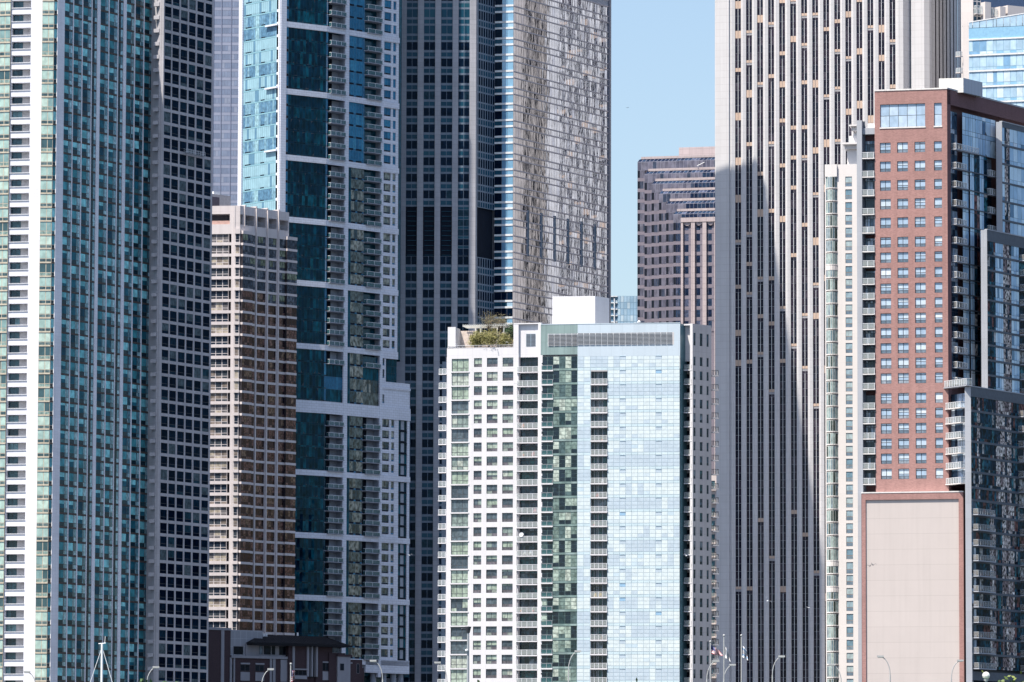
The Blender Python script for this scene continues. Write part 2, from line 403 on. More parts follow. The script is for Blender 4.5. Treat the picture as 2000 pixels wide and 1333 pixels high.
# ================================================================== green glass tower, far left
def green_tower():
    white = wall_mat('white_precast', (.82, .79, .77), .8, .86, 40, .76, 0, .02, .03, .1)
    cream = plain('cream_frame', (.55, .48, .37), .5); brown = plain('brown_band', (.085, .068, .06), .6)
    sunny = glass_mat('sunlit_teal_blinds_glass', [(0, (.36, .50, .44)), (.25, (.42, .56, .48)), (.5, (.50, .62, .52)), (.72, (.22, .34, .32)), (.88, (.05, .10, .11))], clutter=.18, cscale=.9)  # sunny panes: paler copies of the teal glass, sunlight put into the colour
    sunlow = glass_mat('sunlit_low_glass', [(0, (.05, .09, .1)), (.3, (.12, .17, .17)), (.7, (.24, .33, .29))], clutter=.4)
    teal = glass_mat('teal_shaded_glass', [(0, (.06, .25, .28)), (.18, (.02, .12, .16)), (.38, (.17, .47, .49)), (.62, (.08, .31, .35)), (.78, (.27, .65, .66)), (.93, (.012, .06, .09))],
                     metal=.0, spec=.1, bump=.03, bscale=(.8, .35), clutter=.3, cscale=.8)
    tlow = glass_mat('shaded_low_glass', [(0, (.006, .022, .032)), (.75, (.012, .045, .055)), (.93, (.05, .14, .15))], clutter=.3)
    narrow = glass_mat('silver_edge_glass', [(0, (.12, .26, .3)), (.45, (.32, .5, .52)), (.8, (.03, .11, .14))], spec=.7, rough=.05, bump=.02, bscale=(.9, .22), clutter=.4)
    grey = plain('grey_party_wall', (.46, .43, .41), .8); door = glass_mat('balcony_door_glass', [(0, (.04, .09, .11)), (.5, (.015, .04, .055)), (.8, (.12, .22, .24))], clutter=.3)
    pts = plan(83, 0, 1170, [(106, 0, -.03), (112, 0, .9), (309, 0, 1.46)], [(-60, 0, -.19)])
    B = Building('apartment_tower', 'green glass tower with white balconies at the left edge', pts[1], 11)
    FL, F1, F2, FR = [Face(pts[i], pts[i+1]) for i in range(4)]
    H = FL.Z(45, -95)
    zt, dz = col_rows(FL, 45, 16.5, 1317.5, 48); n0, n1 = -4, 50
    zlow = zt-n1*dz
    U = lambda x: FL.U(x, 0)
    W = B.S('wall')
    holes = []; ub0, ub1 = U(23), U(61)
    for k in range(n0, n1):
        z = zt-k*dz
        holes.append((ub0, ub1, z, z+.58*dz, 1.5))
        window(B, FL, ub0+.05, ub0+(ub1-ub0)*.52, z-.1, z+.56*dz, 1.45, 2, None, M['dark_metal'], door)
        W.fq(FL, ub0+(ub1-ub0)*.52, ub1, z-.1, z+.58*dz, 1.4, grey)
        rb = MB(); rb.box(FL, ub0, ub1, z+.1, z+.16, -.12, -.04, M['white_metal']); rb.box(FL, ub0, ub1, z-.02, z+.05, -.16, 0, white)
        for i in range(5): u = ub0+(ub1-ub0-.06)*i/4; rb.box(FL, u, u+.05, z+.05, z+.1, -.1, -.05, M['white_metal'])
        B.add('balcony_rail', rb, 1)
    holes_wall(W, FL, U(22), FL.L, zlow, H, holes, white)
    zb = zt+.56*dz
    for k in range(n0, n1):
        z0, z1 = zb-(k+1)*dz, zb-k*dz
        for (a, b) in ((-60, -39), (-38, -17), (-17, 1), (1, 22)):
            window(B, FL, U(a), U(b), z0, z1-.28, -.35, 2, [(.28, sunlow, None), (.72, sunny, None)], cream, None, .15, vary=.1)
        W.box(FL, 0, U(22), z1-.28, z1, -.5, .1, cream)
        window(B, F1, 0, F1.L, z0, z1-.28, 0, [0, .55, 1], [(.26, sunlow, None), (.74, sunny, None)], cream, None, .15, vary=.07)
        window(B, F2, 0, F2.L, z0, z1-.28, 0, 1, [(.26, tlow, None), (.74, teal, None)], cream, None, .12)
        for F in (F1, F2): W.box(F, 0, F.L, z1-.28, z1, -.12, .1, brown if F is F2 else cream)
    # shaded right face
    V = lambda x: FR.U(x, 0)
    zr = FR.Z(134, 4.5)
    bays = [(126, 142.6), (144.4, 160.3), (162.3, 178.7), (180.6, 189.8), (196, 212.2), (214, 230), (231.6, 241), (247, 262.6), (264.6, 280.7), (282.4, 298.8)]
    for (a, b) in bays:
        nar = b-a < 12
        for k in range(-4, 51):
            z1 = zr-k*dz; z0 = z1-dz
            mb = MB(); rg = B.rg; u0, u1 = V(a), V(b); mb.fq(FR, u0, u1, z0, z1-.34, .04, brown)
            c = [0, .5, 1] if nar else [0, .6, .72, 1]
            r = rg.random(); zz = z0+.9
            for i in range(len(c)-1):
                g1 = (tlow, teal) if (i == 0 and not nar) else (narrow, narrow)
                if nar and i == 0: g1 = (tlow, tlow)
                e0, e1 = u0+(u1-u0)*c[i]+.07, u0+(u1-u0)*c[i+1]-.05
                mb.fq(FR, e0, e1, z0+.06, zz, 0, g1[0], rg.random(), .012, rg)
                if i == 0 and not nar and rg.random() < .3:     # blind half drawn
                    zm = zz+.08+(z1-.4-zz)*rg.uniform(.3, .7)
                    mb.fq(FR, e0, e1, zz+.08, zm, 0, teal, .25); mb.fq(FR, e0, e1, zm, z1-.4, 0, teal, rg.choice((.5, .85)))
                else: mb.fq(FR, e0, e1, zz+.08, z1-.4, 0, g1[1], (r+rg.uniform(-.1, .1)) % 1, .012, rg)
            B.add('window', mb, (u1-u0)*dz)
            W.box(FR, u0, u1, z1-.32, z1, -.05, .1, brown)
    P = B.S('pier')
    for (a, b) in ((112, 126), (190, 195.8), (241.3, 246.8), (299, 309)): P.box(FR, V(a), V(b), 0, H, -.16, .3, white)
    for (a, b) in ((142.8, 144.4), (160.5, 162.2), (178.9, 180.4), (212.3, 213.9), (230.1, 231.5), (262.8, 264.5), (280.8, 282.3)):
        P.box(FR, V(a), V(b), 0, H, -.1, .2, white)
    for F in (FL, F1, F2, FR): W.fq(F, 0, F.L, 0, (zlow if F is FL else zb-50*dz) if F is not FR else zr-51*dz, 0, white)
    e = pts[-1]; core(B, pts, [(e[0]-22, e[1]+16), (pts[0][0]-5, pts[0][1]+45)], 0, H, white, 2.4)
    # deep balcony edges showing past the far corner
    for k in range(-3, 50):
        z = zr-k*dz; mb = MB(); mb.box(Face((e[0]-.4, e[1]), (e[0]+.35, e[1]+.2)), 0, .8, z-1.1, z-.2, -.2, .6, teal, .3); B.add('side_window', mb, .5)
    B.done()

# ================================================================== dark gridded concrete tower
def grid_tower():
    con = wall_mat('grey_concrete_frame', (.46, .43, .42), .85, .8, 40, 2.98, 0, .03, .03, .15)
    dk = glass_mat('navy_window_glass', [(0, (.002, .007, .018)), (.4, (.004, .014, .03)), (.78, (.008, .026, .045)), (.88, (.02, .055, .075)), (.96, (.09, .12, .13))], rough=.05, spec=.035, tint=(.5, .75, 1), bump=.02, bscale=(1.2, .6), clutter=.4, cscale=1.5)
    pts = plan(312.5, 0, 1199, [(321, 0, -.2), (417, 0, 1.56)])
    B = Building('office_tower', 'dark windowed tower with square grey concrete grid, right of the green tower', pts[0], 12)
    F0, F = Face(pts[0], pts[1]), Face(pts[1], pts[2])
    H = F.Z(330, -92)+13
    z0, dz = col_rows(F, 327, 13.2, 1310.2, 50)     # bottom edge of the light band
    cols = [(322.3, 335), (338.2, 350.5), (354.2, 366.7), (370.2, 382.4), (386.2, 398.3), (402.3, 414.4)]
    holes = []
    for k in range(-4, 52):
        zt = z0-k*dz; zb = zt-.775*dz
        for (a, b) in cols:
            u0, u1 = F.U(a-.4, 0), F.U(b+.4, 0); holes.append((u0, u1, zb, zt, .12))
            window(B, F, u0, u1, zb, zt, .1, 1, [(.3, dk, None), (.7, dk, None)], M['dark_metal'], None, .1, .008, vary=.4)
    zl = z0-52*dz
    W = B.S('wall'); holes_wall(W, F, 0, F.L, zl, H, holes, con)
    W.fq(F, 0, F.L, 0, zl, 0, con)
    for (a, b) in ((320.6, 322.2), (335.4, 337.2), (351.2, 353), (367.3, 369), (383.2, 384.8), (399.2, 400.8)):
        B.S('pier').box(F, F.U(a, 0), F.U(b, 0), 0, H, -.04, .05, con)
    B.S('pier').box(F0, 0, F0.L*.42, 0, H, -.1, .6, con); B.S('pier').box(F0, F0.L*.5, F0.L*1.02, 0, H, -.3, .6, con)
    W.fq(F0, 0, F0.L, 0, H, .3, con)
    Fs = Face((pts[0][0]-1.1, pts[0][1]+.6), (pts[0][0], pts[0][1]+.2))
    for k in range(-4, 51):
        z = z0-k*dz; mb = MB(); mb.box(Fs, -.2, Fs.L, z-.05, z+.8, -.4, .5, con); B.add('balcony', mb, .6)
    e = pts[-1]; core(B, pts, [(e[0]-20, e[1]+13), (pts[0][0]-14, pts[0][1]+22)], 0, H, con, 1.6)
    B.done()

# ================================================================== distant lavender glass tower
def lavender_tower():
    gl = glass_mat('lavender_glass', [(0, (.19, .22, .3)), (.45, (.22, .25, .33)), (.8, (.27, .29, .36)), (.95, (.38, .38, .4))], rough=.3, spec=.3, clutter=.12, cscale=.25)
    sp = plain('lavender_spandrel', (.28, .30, .38), .6, 0, .1, .1); ln = plain('lavender_mullion', (.2, .22, .3), .6)
    pts = plan(408, 0, 2250, [(620, 0, 0.0)])
    B = Building('skyscraper', 'distant lavender grey glass skyscraper behind the dark tower and the blue one', pts[0], 13)
    F = Face(*pts); z0, dz = col_rows(F, 440, 14.5, 374, 21)
    H = F.Z(440, -130)
    us = [F.U(x, 0) for x in (408, 418, 433.5, 452.3, 471, 489, 508, 527, 546, 566, 586, 603, 620)]
    for k in range(-7, 60):
        zt = z0-k*dz; mb = MB(); mb.fq(F, 0, F.L, zt-dz, zt, 0, ln)
        r = B.rg.random()
        for i in range(len(us)-1):
            for j in range(3):
                a = us[i]+(us[i+1]-us[i])*j/3; b = us[i]+(us[i+1]-us[i])*(j+1)/3
                mb.fq(F, a+(.25 if j == 0 else .1), b-.05, zt-dz+.05, zt-1.5, -.03, gl, B.rg.random() if B.rg.random() < .3 else .2+.3*r)
        mb.fq(F, 0.1, F.L-.1, zt-1.4, zt-.12, -.05, sp)
        B.add('window', mb, 1)
    core(B, pts, [(pts[1][0], pts[1][1]+40), (pts[0][0], pts[0][1]+40)], 0, H, ln, 1.0)
    B.S('wall').fq(F, 0, F.L, 0, z0-60*dz, 0, ln)
    for x in us[1:-1]: B.S('mullion').box(F, x-.22, x+.12, z0-60*dz, H, -.25, .1, ln)
    B.done()

# ================================================================== blue and white residential tower
def blue_tower():
    wh = wall_mat('white_panel', (.74, .73, .74), .7, .55, 1.45, .62, .5, .022, .04, .08)
    lit = glass_mat('cyan_lit_glass', [(0, (.22, .39, .44)), (.3, (.29, .46, .51)), (.6, (.38, .54, .56)), (.82, (.12, .24, .33)), (.93, (.18, .32, .39))], rough=.08, clutter=.1, cscale=.5)
    litd = glass_mat('blue_room_glass', [(0, (.10, .21, .31)), (.3, (.14, .27, .37)), (.5, (.2, .35, .43)), (.8, (.3, .48, .52))], clutter=.3)
    spn = plain('cyan_spandrel', (.24, .44, .5), .35, 0, .08)
    dk = glass_mat('deep_teal_glass', [(0, (.002, .02, .04)), (.35, (.003, .04, .065)), (.6, (.004, .07, .10)), (.85, (.002, .016, .035))], rough=.03, spec=.14, bump=.05, bscale=(.28, .5), clutter=.6, cscale=.6, tint=(.35, .7, .85))
    mid = glass_mat('mid_blue_glass', [(0, (.02, .14, .25)), (.5, (.03, .19, .32)), (.9, (.05, .25, .38))], rough=.04, spec=.15, bump=.05, bscale=(.4, .3), clutter=.2)
    mir = glass_mat('painted_stone_reflection_glass', [(0, (.10, .12, .11)), (.4, (.22, .22, .18)), (.7, (.01, .035, .05)), (.85, (.28, .27, .22))], rough=.05, spec=.3, tint=(.8, .85, .85), bump=.03, bscale=(.6, .3), clutter=.8, cscale=1.1)  # beige tones paint the reflected stone into the pane colour
    slate = plain('grey_recess_wall', (.34, .36, .40), .8); rm = M['shade_black']; fr = plain('steel_blue_frame', (.14, .24, .3), .4)
    pts = plan(548, 0, 1306, [(638, 0, .737), (779.5, 0, 1.05)], [(470, 0, -1.25)])
    B = Building('apartment_tower', 'tall blue glass tower with white frame and stacked balconies', pts[1], 14)
    FL, FA, FB = [Face(pts[i], pts[i+1]) for i in range(3)]
    H = 262.0
    P = B.S('frame')
    # --- lit left face
    U = lambda x: FL.U(x, 0)
    P.box(FL, 0, U(477), 0, H, -.5, .5, wh); P.box(FL, U(545.5), FL.L+.1, 0, H, -.25, .5, wh)
    z0, dz = col_rows(FL, 480, 35.5, 115, 3); dz = 3.17
    za = FL.Z(477.5, 35.5)
    for k in range(-4, 24):
        zt = za-k*dz; zb = zt-dz; r = B.rg.random()
        dark = k in (0, 1, 4, 7, 8, 10, 14)
        mb = MB(); a, b = U(477), U(541.3); mb.fq(FL, a, b, zb, zt, 0, fr)
        n = 17; prev = r
        for i in range(n):
            u0, u1 = a+(b-a)*i/n+.05, a+(b-a)*(i+1)/n-.03
            if dark: g, rr = (litd, B.rg.choice((.1, .2, .35, .6)) if i not in (6, 7) else .9)
            else: g, rr = (lit, .3+.2*r if B.rg.random() > .1 else .85)
            mb.fq(FL, u0, u1, zb+.62, zt-.06, -.03, g, rr)
            vent = i in (1, 2, 3, 9, 10)
            mb.fq(FL, u0, u1, zb+.34, zb+.58, -.03, M['shade_black'] if vent else g, rr)
        mb.fq(FL, a, b, zb, zb+.28, -.06, spn)
        B.add('window', mb, 30)
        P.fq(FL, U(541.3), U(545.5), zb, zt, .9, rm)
        P.box(FL, U(541.3), U(545.6), zb-.1, zb+.55, -.05, .8, wh)
        if k % 5 == 1: P.box(FL, U(522), U(545.5), zt-.35, zt+.05, -.7, .1, wh)
    P.fq(FL, U(477), U(545.5), za+4*dz, H, 0, spn); P.fq(FL, U(477), U(545.5), 0, za-24*dz, 0, fr)
    # --- front: bands and floors
    tops = [-88, 43, 174, 303, 424, 546, 669, 780, 916, 1039, 1161, 1283]
    zb_ = [FA.Z(566, y) for y in tops]
    bth = [11]*12; bth[7] = 24
    zlo = [FA.Z(566, y+t) for y, t in zip(tops, bth)]
    zstep1 = FB.Z(750, 700)     # end of the wide upper part
    zstep2 = FB.Z(770, 757)     # top of the low wing
    zend = FB.Z(790, 1292)
    a = lambda x: FA.U(x, 0); b = lambda x: FB.U(x, 0)
    uR = b(779.5); uM = b(757.5); uL = FB.U(800.5, 760)
    def right(z):               # right end of the front at a height
        return uR if z > zstep1 else (uM if z > zstep2 else uL)
    # corner piers
    P.box(FA, 0, a(558.8), 0, H, -.35, .5, wh)
    for i in range(len(tops)):
        z1, z0b = zb_[i], zlo[i]
        P.box(FA, a(558.8), FA.L, z0b, z1, -.3, .4, wh)
        P.box(FB, 0, right(z0b+.5), z0b, z1, -.3, .4, wh)
    P.box(FB, b(673.3), b(681), zlo[-1]-3, H, -.34, .4, wh)
    P.box(FB, b(744), b(749.3), zlo[-1]-3, H, -.34, .4, wh)
    def bal(u0, u1, z, h):
        sp = u0+(u1-u0)*.55
        P.fq(FB, sp, u1, z, z+h, 1.9, slate); P.fq(FB, u0-.6, sp, z, z+h, 2.0, rm)
        P.quad((FB.P(u0-.6, z, 0), FB.P(u0-.6, z, 2), FB.P(u0-.6, z+h, 2), FB.P(u0-.6, z+h, 0)), slate)
        P.quad((FB.P(u1, z, 2), FB.P(u1, z, 0), FB.P(u1, z+h, 0), FB.P(u1, z+h, 2)), slate)
        balcony(B, FB, u0, u1, z+.02, .9, slate, M['white_metal'], M['rail_glass_teal'], 0.0, .16, 1.05, post=2.2)
        P.box(FB, u0-.6, u1, z-.18, z, 0, 2.0, slate)
    for i in range(len(tops)-1):
        ztop, zbot = zlo[i], zb_[i+1]
        nf = 4 if i == 6 else 5
        dz = (ztop-zbot)/nf
        low = i >= 7; amen = i == 6
        for k in range(nf):
            zt, z = ztop-k*dz, ztop-(k+1)*dz
            # curved dark glass, left facet
            window(B, FA, a(559), a(564.5), z, zt, .05, 1, [(.25, rm, .3), (.75, mid, .5)], fr, None, .1)
            window(B, FA, a(564.5), FA.L, z, zt, .1, 13, [(.14, dk, None), (.86, dk, None)], M['dark_metal'], None, .035, .03, vary=.5)
            window(B, FB, 0, b(642), z, zt, .1, 2, [(.1, rm, .3), (.9, mid, None)] if not low else [(1, dk, .4)], fr, None, .06)
            if amen and k > 0:
                window(B, FB, b(642), b(673.3), z, zt, .1, 8, [(1, mid if k == 2 else dk, None)], M['dark_metal'], None, .05, .02)
                window(B, FB, b(713.5), b(744), z, zt, .1, 8, [(1, mir if k in (2, 3) else dk, None)], M['dark_metal'], None, .05, .02)
            else:
                bal(b(643), b(673.3), z, dz); bal(b(715), b(744), z, dz)
            # middle glass
            gg = mid if i < 3 else mir
            c0 = b(681) if i < 3 else b(688)
            if i >= 3: window(B, FB, b(681), c0, z, zt, .1, 1, [(1, dk, .6)], M['dark_metal'], None, .05)
            mb = window(B, FB, c0, b(713.5), z, zt, .1, 6 if i < 3 else 4, [(.13, mid, .4), (.87, gg, None)], fr, None, .05, .02, vary=.3)
            for (f0, f1) in ((.02, .34), (.5, .84)): mb.fq(FB, c0+(b(713.5)-c0)*f0, c0+(b(713.5)-c0)*f1, z+.05, z+.5, .06, rm)
            # right hand columns of windows in the white wall
            e = right(z+dz/2)
            hs = []
            if e == uR or low:
                hs = [(b(750), b(765), 3), (b(768.6), b(774.6), 1)]
            else: hs = [(b(750.5), b(755), 1)]
            hl = []
            for (h0, h1, nc) in hs:
                if h1 > e-.2: continue
                if amen and z < zstep2 and zt > zstep2: continue
                hl.append((h0, h1, z+.28*dz, z+.97*dz, .3))
                window(B, FB, h0, h1, z+.28*dz, z+.97*dz, .28, nc, [(.2, rm if nc > 1 else mid, .4), (.8, mid if i < 3 else mir, None)], fr, None, .05, vary=.3)
            if low:
                h0, h1 = FB.U(779, 760), FB.U(796, 760); hl.append((h0, h1, z, zt, .3))
                window(B, FB, h0, h1, z, zt, .28, [0, .3, .72, 1], [(.15, rm, .5), (.85, dk, None)], M['dark_metal'], None, .06)
                B.items['window'][-1][1].fq(FB, h0+(h1-h0)*.33, h0+(h1-h0)*.7, z+.5, zt-.1, .24, slate)
            hl = [h for h in hl if h[3] <= zt+1e-4 and h[1] <= e]
            holes_wall(P, FB, b(749.3), e, z, zt, hl, wh)
    # stepped dark glass beside the amenity floors
    window(B, FB, uM, uR+.6, zstep2, zstep1, .8, 5, [(1, dk, None)]*4, M['dark_metal'], None, .05, .02)
    P.box(FB, b(749.3), uR, zstep1-.05, zstep1+.5, -.3, .4, wh)
    P.box(FB, b(749.3), uL, zstep2-.6, zstep2+.0, -.3, .4, wh)
    # base beam and round columns under it
    P.box(FB, b(720), uL, zend-3.2, zend, -.3, 1.2, wh)
    for x in (737, 757, 776, 790):
        u = FB.U(x, 1310); p = FB.P(u, 0, 1.5); mb = MB(); mb.tube((p[0], p[1], 0), (p[0], p[1], zend-3), .8, .8, slate, 12, False); B.add('column', mb, 1)
    # upper part beyond the frame and the body
    for F, ue in ((FA, FA.L), (FB, uR)): P.fq(F, 0, ue, zb_[0], H, 0, wh)
    pe = FB.P(uR, 0); pl = FB.P(uL, 0); k0 = pts[0]
    mb = B.S('wall')
    teal2 = glass_mat('side_teal_glass', [(0, (.008, .06, .09)), (.6, (.012, .09, .12))], rough=.1, clutter=.4)
    up = [(pts[0][0], pts[0][1]+2.6), (pts[1][0], pts[1][1]+2.6), (pts[2][0], pts[2][1]+3.4), FB.P(uR-.2, 0, 1.3)[:2], (pe[0]+.6, pe[1]+1.6), (pe[0]+.6, pe[1]+6), (pe[0]-18, pe[1]+18), (pts[0][0]+2, pts[0][1]+22)]
    mb.prism(up, zstep1, H, teal2, M['roof'])
    mb.prism([(pl[0]-.1, pl[1]+.1), (pl[0]+.0, pl[1]+6), (pl[0]-20, pl[1]+18), (pts[0][0]+2, pts[0][1]+24)]+up[:3]+[(pe[0], pe[1]+2.8)], zend-4, zstep2, teal2, wh)
    mb.prism([(x, y) for x, y in up[:3]]+[(FB.P(uM, 0)[0], FB.P(uM, 0)[1]+.3), (pe[0]-2, pe[1]+8), (pe[0]-18, pe[1]+18), (pts[0][0]+2, pts[0][1]+22)], zstep2, zstep1, teal2, wh)
    mb.prism([(x, y+6) for x, y in up[:3]]+[(pe[0]-3, pe[1]+7), (pe[0]-18, pe[1]+18), (pts[0][0]+4, pts[0][1]+24)], 0, zend-3, teal2, wh)
    # the low wing's rail
    mb2 = MB()
    for i in range(7): u = FB.U(775, 757)+i*.75; mb2.box(FB, u, u+.05, zstep2, zstep2+1.1, .3, .35, M['white_metal'])
    mb2.box(FB, FB.U(772, 757), uL-.2, zstep2+1.0, zstep2+1.1, .28, .36, M['white_metal']); link('roof_railing', mb2, B.e)
    B.done()

# ================================================================== beige bay-window tower
def beige_tower():
    ws = wall_mat('beige_concrete', (.66, .58, .53), .85, .88, 40, 2.8, 0, .03, .02, .12)
    tan = glass_mat('tan_blind_glass', [(0, (.02, .03, .045)), (.3, (.05, .06, .07)), (.52, (.22, .18, .15)), (.72, (.42, .36, .28)), (.9, (.14, .13, .13))], rough=.08, clutter=.35, cscale=1.1)
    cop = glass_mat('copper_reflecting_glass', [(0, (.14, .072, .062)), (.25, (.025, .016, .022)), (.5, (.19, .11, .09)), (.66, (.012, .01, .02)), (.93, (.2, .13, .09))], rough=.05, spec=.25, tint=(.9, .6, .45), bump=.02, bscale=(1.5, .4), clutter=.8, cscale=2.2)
    grn = glass_mat('grey_upper_glass', [(0, (.06, .07, .09)), (.5, (.14, .15, .17)), (.8, (.22, .24, .16))], rough=.06, spec=.1, clutter=.6, cscale=1.5)
    dk = plain('bronze_frame', (.035, .03, .035), .5)
    pts = plan(457, 420, 1282, [(469, 420, -.05), (577, 420, 1.15)], [(395, 420, -.13)])
    B = Building('apartment_tower', 'beige concrete tower with rows of brown bay windows and open roof terrace', pts[1], 15)
    FL, FM, FR = [Face(pts[i], pts[i+1]) for i in range(3)]
    W = B.S('wall')
    ztop = FL.Z(430, 402.5); z1o, z0o = FL.Z(430, 418.5), FL.Z(430, 438.5)
    zf, dz = col_rows(FL, 430, 457.5, 457.5+22.25*32, 32)
    n = 40; zl = zf-n*dz
    # left lit face: terrace opening, ribbon windows
    U = lambda x: FL.U(x, 460); u0, u1 = 0, U(446.5)
    holes = [(u0+.01, U(448.5), z0o, z1o, 3.0)]
    for k in range(n):
        zt = zf-k*dz; zb = zt-.74*dz
        holes.append((u0+.01, u1, zb, zt, .35))
        window(B, FL, u0+.01, u1, zb, zt, .33, [0, .28, .54, .78, 1], [(.3, tan, None), (.7, tan, None)], ws, None, .16, vary=.15)
        holes.append((U(447), U(452), zb-.02, zt+.02, 1.0))
    holes_wall(W, FL, 0, FL.L, zl, ztop, holes, ws)
    for k in range(n): W.fq(FL, U(446.8), U(452.2), zf-k*dz-.76*dz, zf-k*dz+.05, .95, M['shade_black'])
    W.fq(FL, 0, U(449), z0o, z1o, 2.9, plain('terrace_shadow_wall', (.12, .12, .14)))  # back wall colour darkened to stand in for the terrace shadow
    W.box(FL, 0, U(448), z0o, z0o+.9, .3, .45, plain('salmon_parapet', (.52, .33, .28)))
    # narrow lit bay and the pilaster beside it
    W.fq(FM, 0, FM.L, FM.Z(462, 452), ztop, 0, ws)
    for k in range(-0, n):
        zt = zf-k*dz; zb = zt-.74*dz
        window(B, FM, .35, FM.L, zb, zt, -.2, [0, .1, .9, 1], [(.3, tan, None), (.7, tan, None)], ws, None, .1)
        W.box(FM, .3, FM.L+.1, zb-.26*dz, zb, -.45, .1, ws)
    W.box(FM, .3, FM.L+.1, zf, zf+1.3, -.45, .1, ws)
    W.box(FM, -.1, .35, 0, ztop, -.1, .5, ws)
    # shaded right face
    V = lambda x: FR.U(x, 470)
    cols = [(469.5, 489, 4, -.8), (489, 498, 2, -.1), (501.5, 520, 4, 0.02), (523.5, 541, 3, 0.02), (544, 555.5, 2, -.3), (555.5, 575, 4, -.9)]
    holes = []
    for k in range(n):
        zt = zf-k*dz; zb = zt-.79*dz
        for (a_, b_, nc, pr) in cols:
            a1, b1 = V(a_), V(b_)
            g = cop if k > 4+ (1 if a_ > 520 else 0) else grn
            if pr >= 0:
                holes.append((a1, b1, zb, zt, .3)); window(B, FR, a1, b1, zb, zt, .28, nc, [(.3, g, .35), (.7, g, None)], dk, None, .1, .015, vary=.3)
            else:
                window(B, FR, a1, b1, zb, zt, pr, nc, [(.3, g, .35), (.7, g, None)], dk, None, .1, .015, vary=.3)
                W.box(FR, a1, b1, zb-.21*dz, zb, pr-.12, .1, ws)
                W.fq(FR, a1, b1, zb, zt, pr+.3, dk)
                if k == 0: W.box(FR, a1, b1, zt, zt+.8, pr-.12, .1, ws)
                P = FR.P
                for uu in (a1, b1): W.quad((P(uu, zb, pr), P(uu, zb, 0), P(uu, zt, 0), P(uu, zt, pr)), dk)
    zb1, zb0 = FR.Z(485, 421), FR.Z(485, 441)
    for (a_, b_) in ((458, 475), (479, 497.5), (501.5, 519.5), (523, 541), (545, 563)):
        holes.append((max(.02, FR.U(a_, 430) if a_ > 470 else .02), FR.U(b_, 430), zb0, zb1, 2.8))
    uend = FR.U(564.5, 430)
    holes_wall(W, FR, 0, uend, zf+.05, ztop, [h for h in holes if h[2] > zf], ws)
    holes_wall(W, FR, 0, FR.L, zl, zf+.05, [h for h in holes if h[2] <= zf], ws)
    rl = MB()
    for hh in (.35, .75, 1.15): rl.box(FR, 0, uend, zb0+hh-.03, zb0+hh+.04, .35, .4, M['grey_metal'])
    link('terrace_railing', rl, B.e)
    W.fq(FR, 0, FR.U(544, 430), zb0, zb1, 2.8, M['shade_black'])
    for x in (499.8, 521.8, 543): W.box(FR, FR.U(x-.9, 470), FR.U(x+.9, 470), 0, ztop, -.35, .1, ws)
    W.box(FR, FR.U(477, 430)-.1, FR.U(477, 430)+.15, zf+2.0, ztop, -.3, .1, ws)
    for x in (478, 499.6, 521.4, 543.4):
        W.box(FR, FR.U(x-.8, 410), FR.U(x+.8, 410), ztop, ztop+.35, -.35, 3, ws)
    for F in (FL, FM, FR): W.fq(F, 0, F.L, 0, zl, 0, ws)
    e = pts[-1]; k0 = pts[0]
    core(B, pts, [(e[0]-14, e[1]+14), (k0[0]+4, k0[1]+26)], 0, zf+.3, ws, 1.8)
    eu = FR.P(uend, 0)
    up = [(k0[0], k0[1]+3.6), (pts[1][0], pts[1][1]+3.6), (pts[2][0]+.5, pts[2][1]+4.6), (FR.P(FR.U(541, 430), 0)[0], FR.P(FR.U(541, 430), 0)[1]+4), (FR.P(FR.U(541, 430), 0)[0]-8, e[1]+8), (k0[0]+4, k0[1]+24)]
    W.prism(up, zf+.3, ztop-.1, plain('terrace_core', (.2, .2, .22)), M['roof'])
    W.prism([(k0[0], k0[1]+.2), (pts[1][0], pts[1][1]+.2), (pts[2][0], pts[2][1]+.3), (eu[0], eu[1]+.3), (eu[0]-3, eu[1]+3), (eu[0]-12, e[1]+12), (k0[0]+4, k0[1]+24)], ztop-.25, ztop-.05, ws, M['roof'])
    # plant room on the roof
    g = plain('plant_room_grey', (.42, .38, .38)); P0 = plan(400, 385, 1290, [(428.5, 385, 1.0), (450.5, 385, 1.0)]); Fp = Face(P0[0], P0[2])
    pr = MB(); zt = Fp.Z(415, 379)
    pr.box(Fp, 0, Fp.L, ztop-1, zt, 0, 8, g); pr.fq(Fp, .2, Fp.U(428.5, 385), ztop, zt-.7, -.03, plain('plant_door', (.10, .08, .10)))
    o = link('plant_room', pr, B.e)
    v = MB(); v.box(Fp, Fp.U(420.5, 378), Fp.U(433, 378), zt, zt+.75, .5, 3, M['white_metal']); link('roof_vent', v, o)
    B.done()

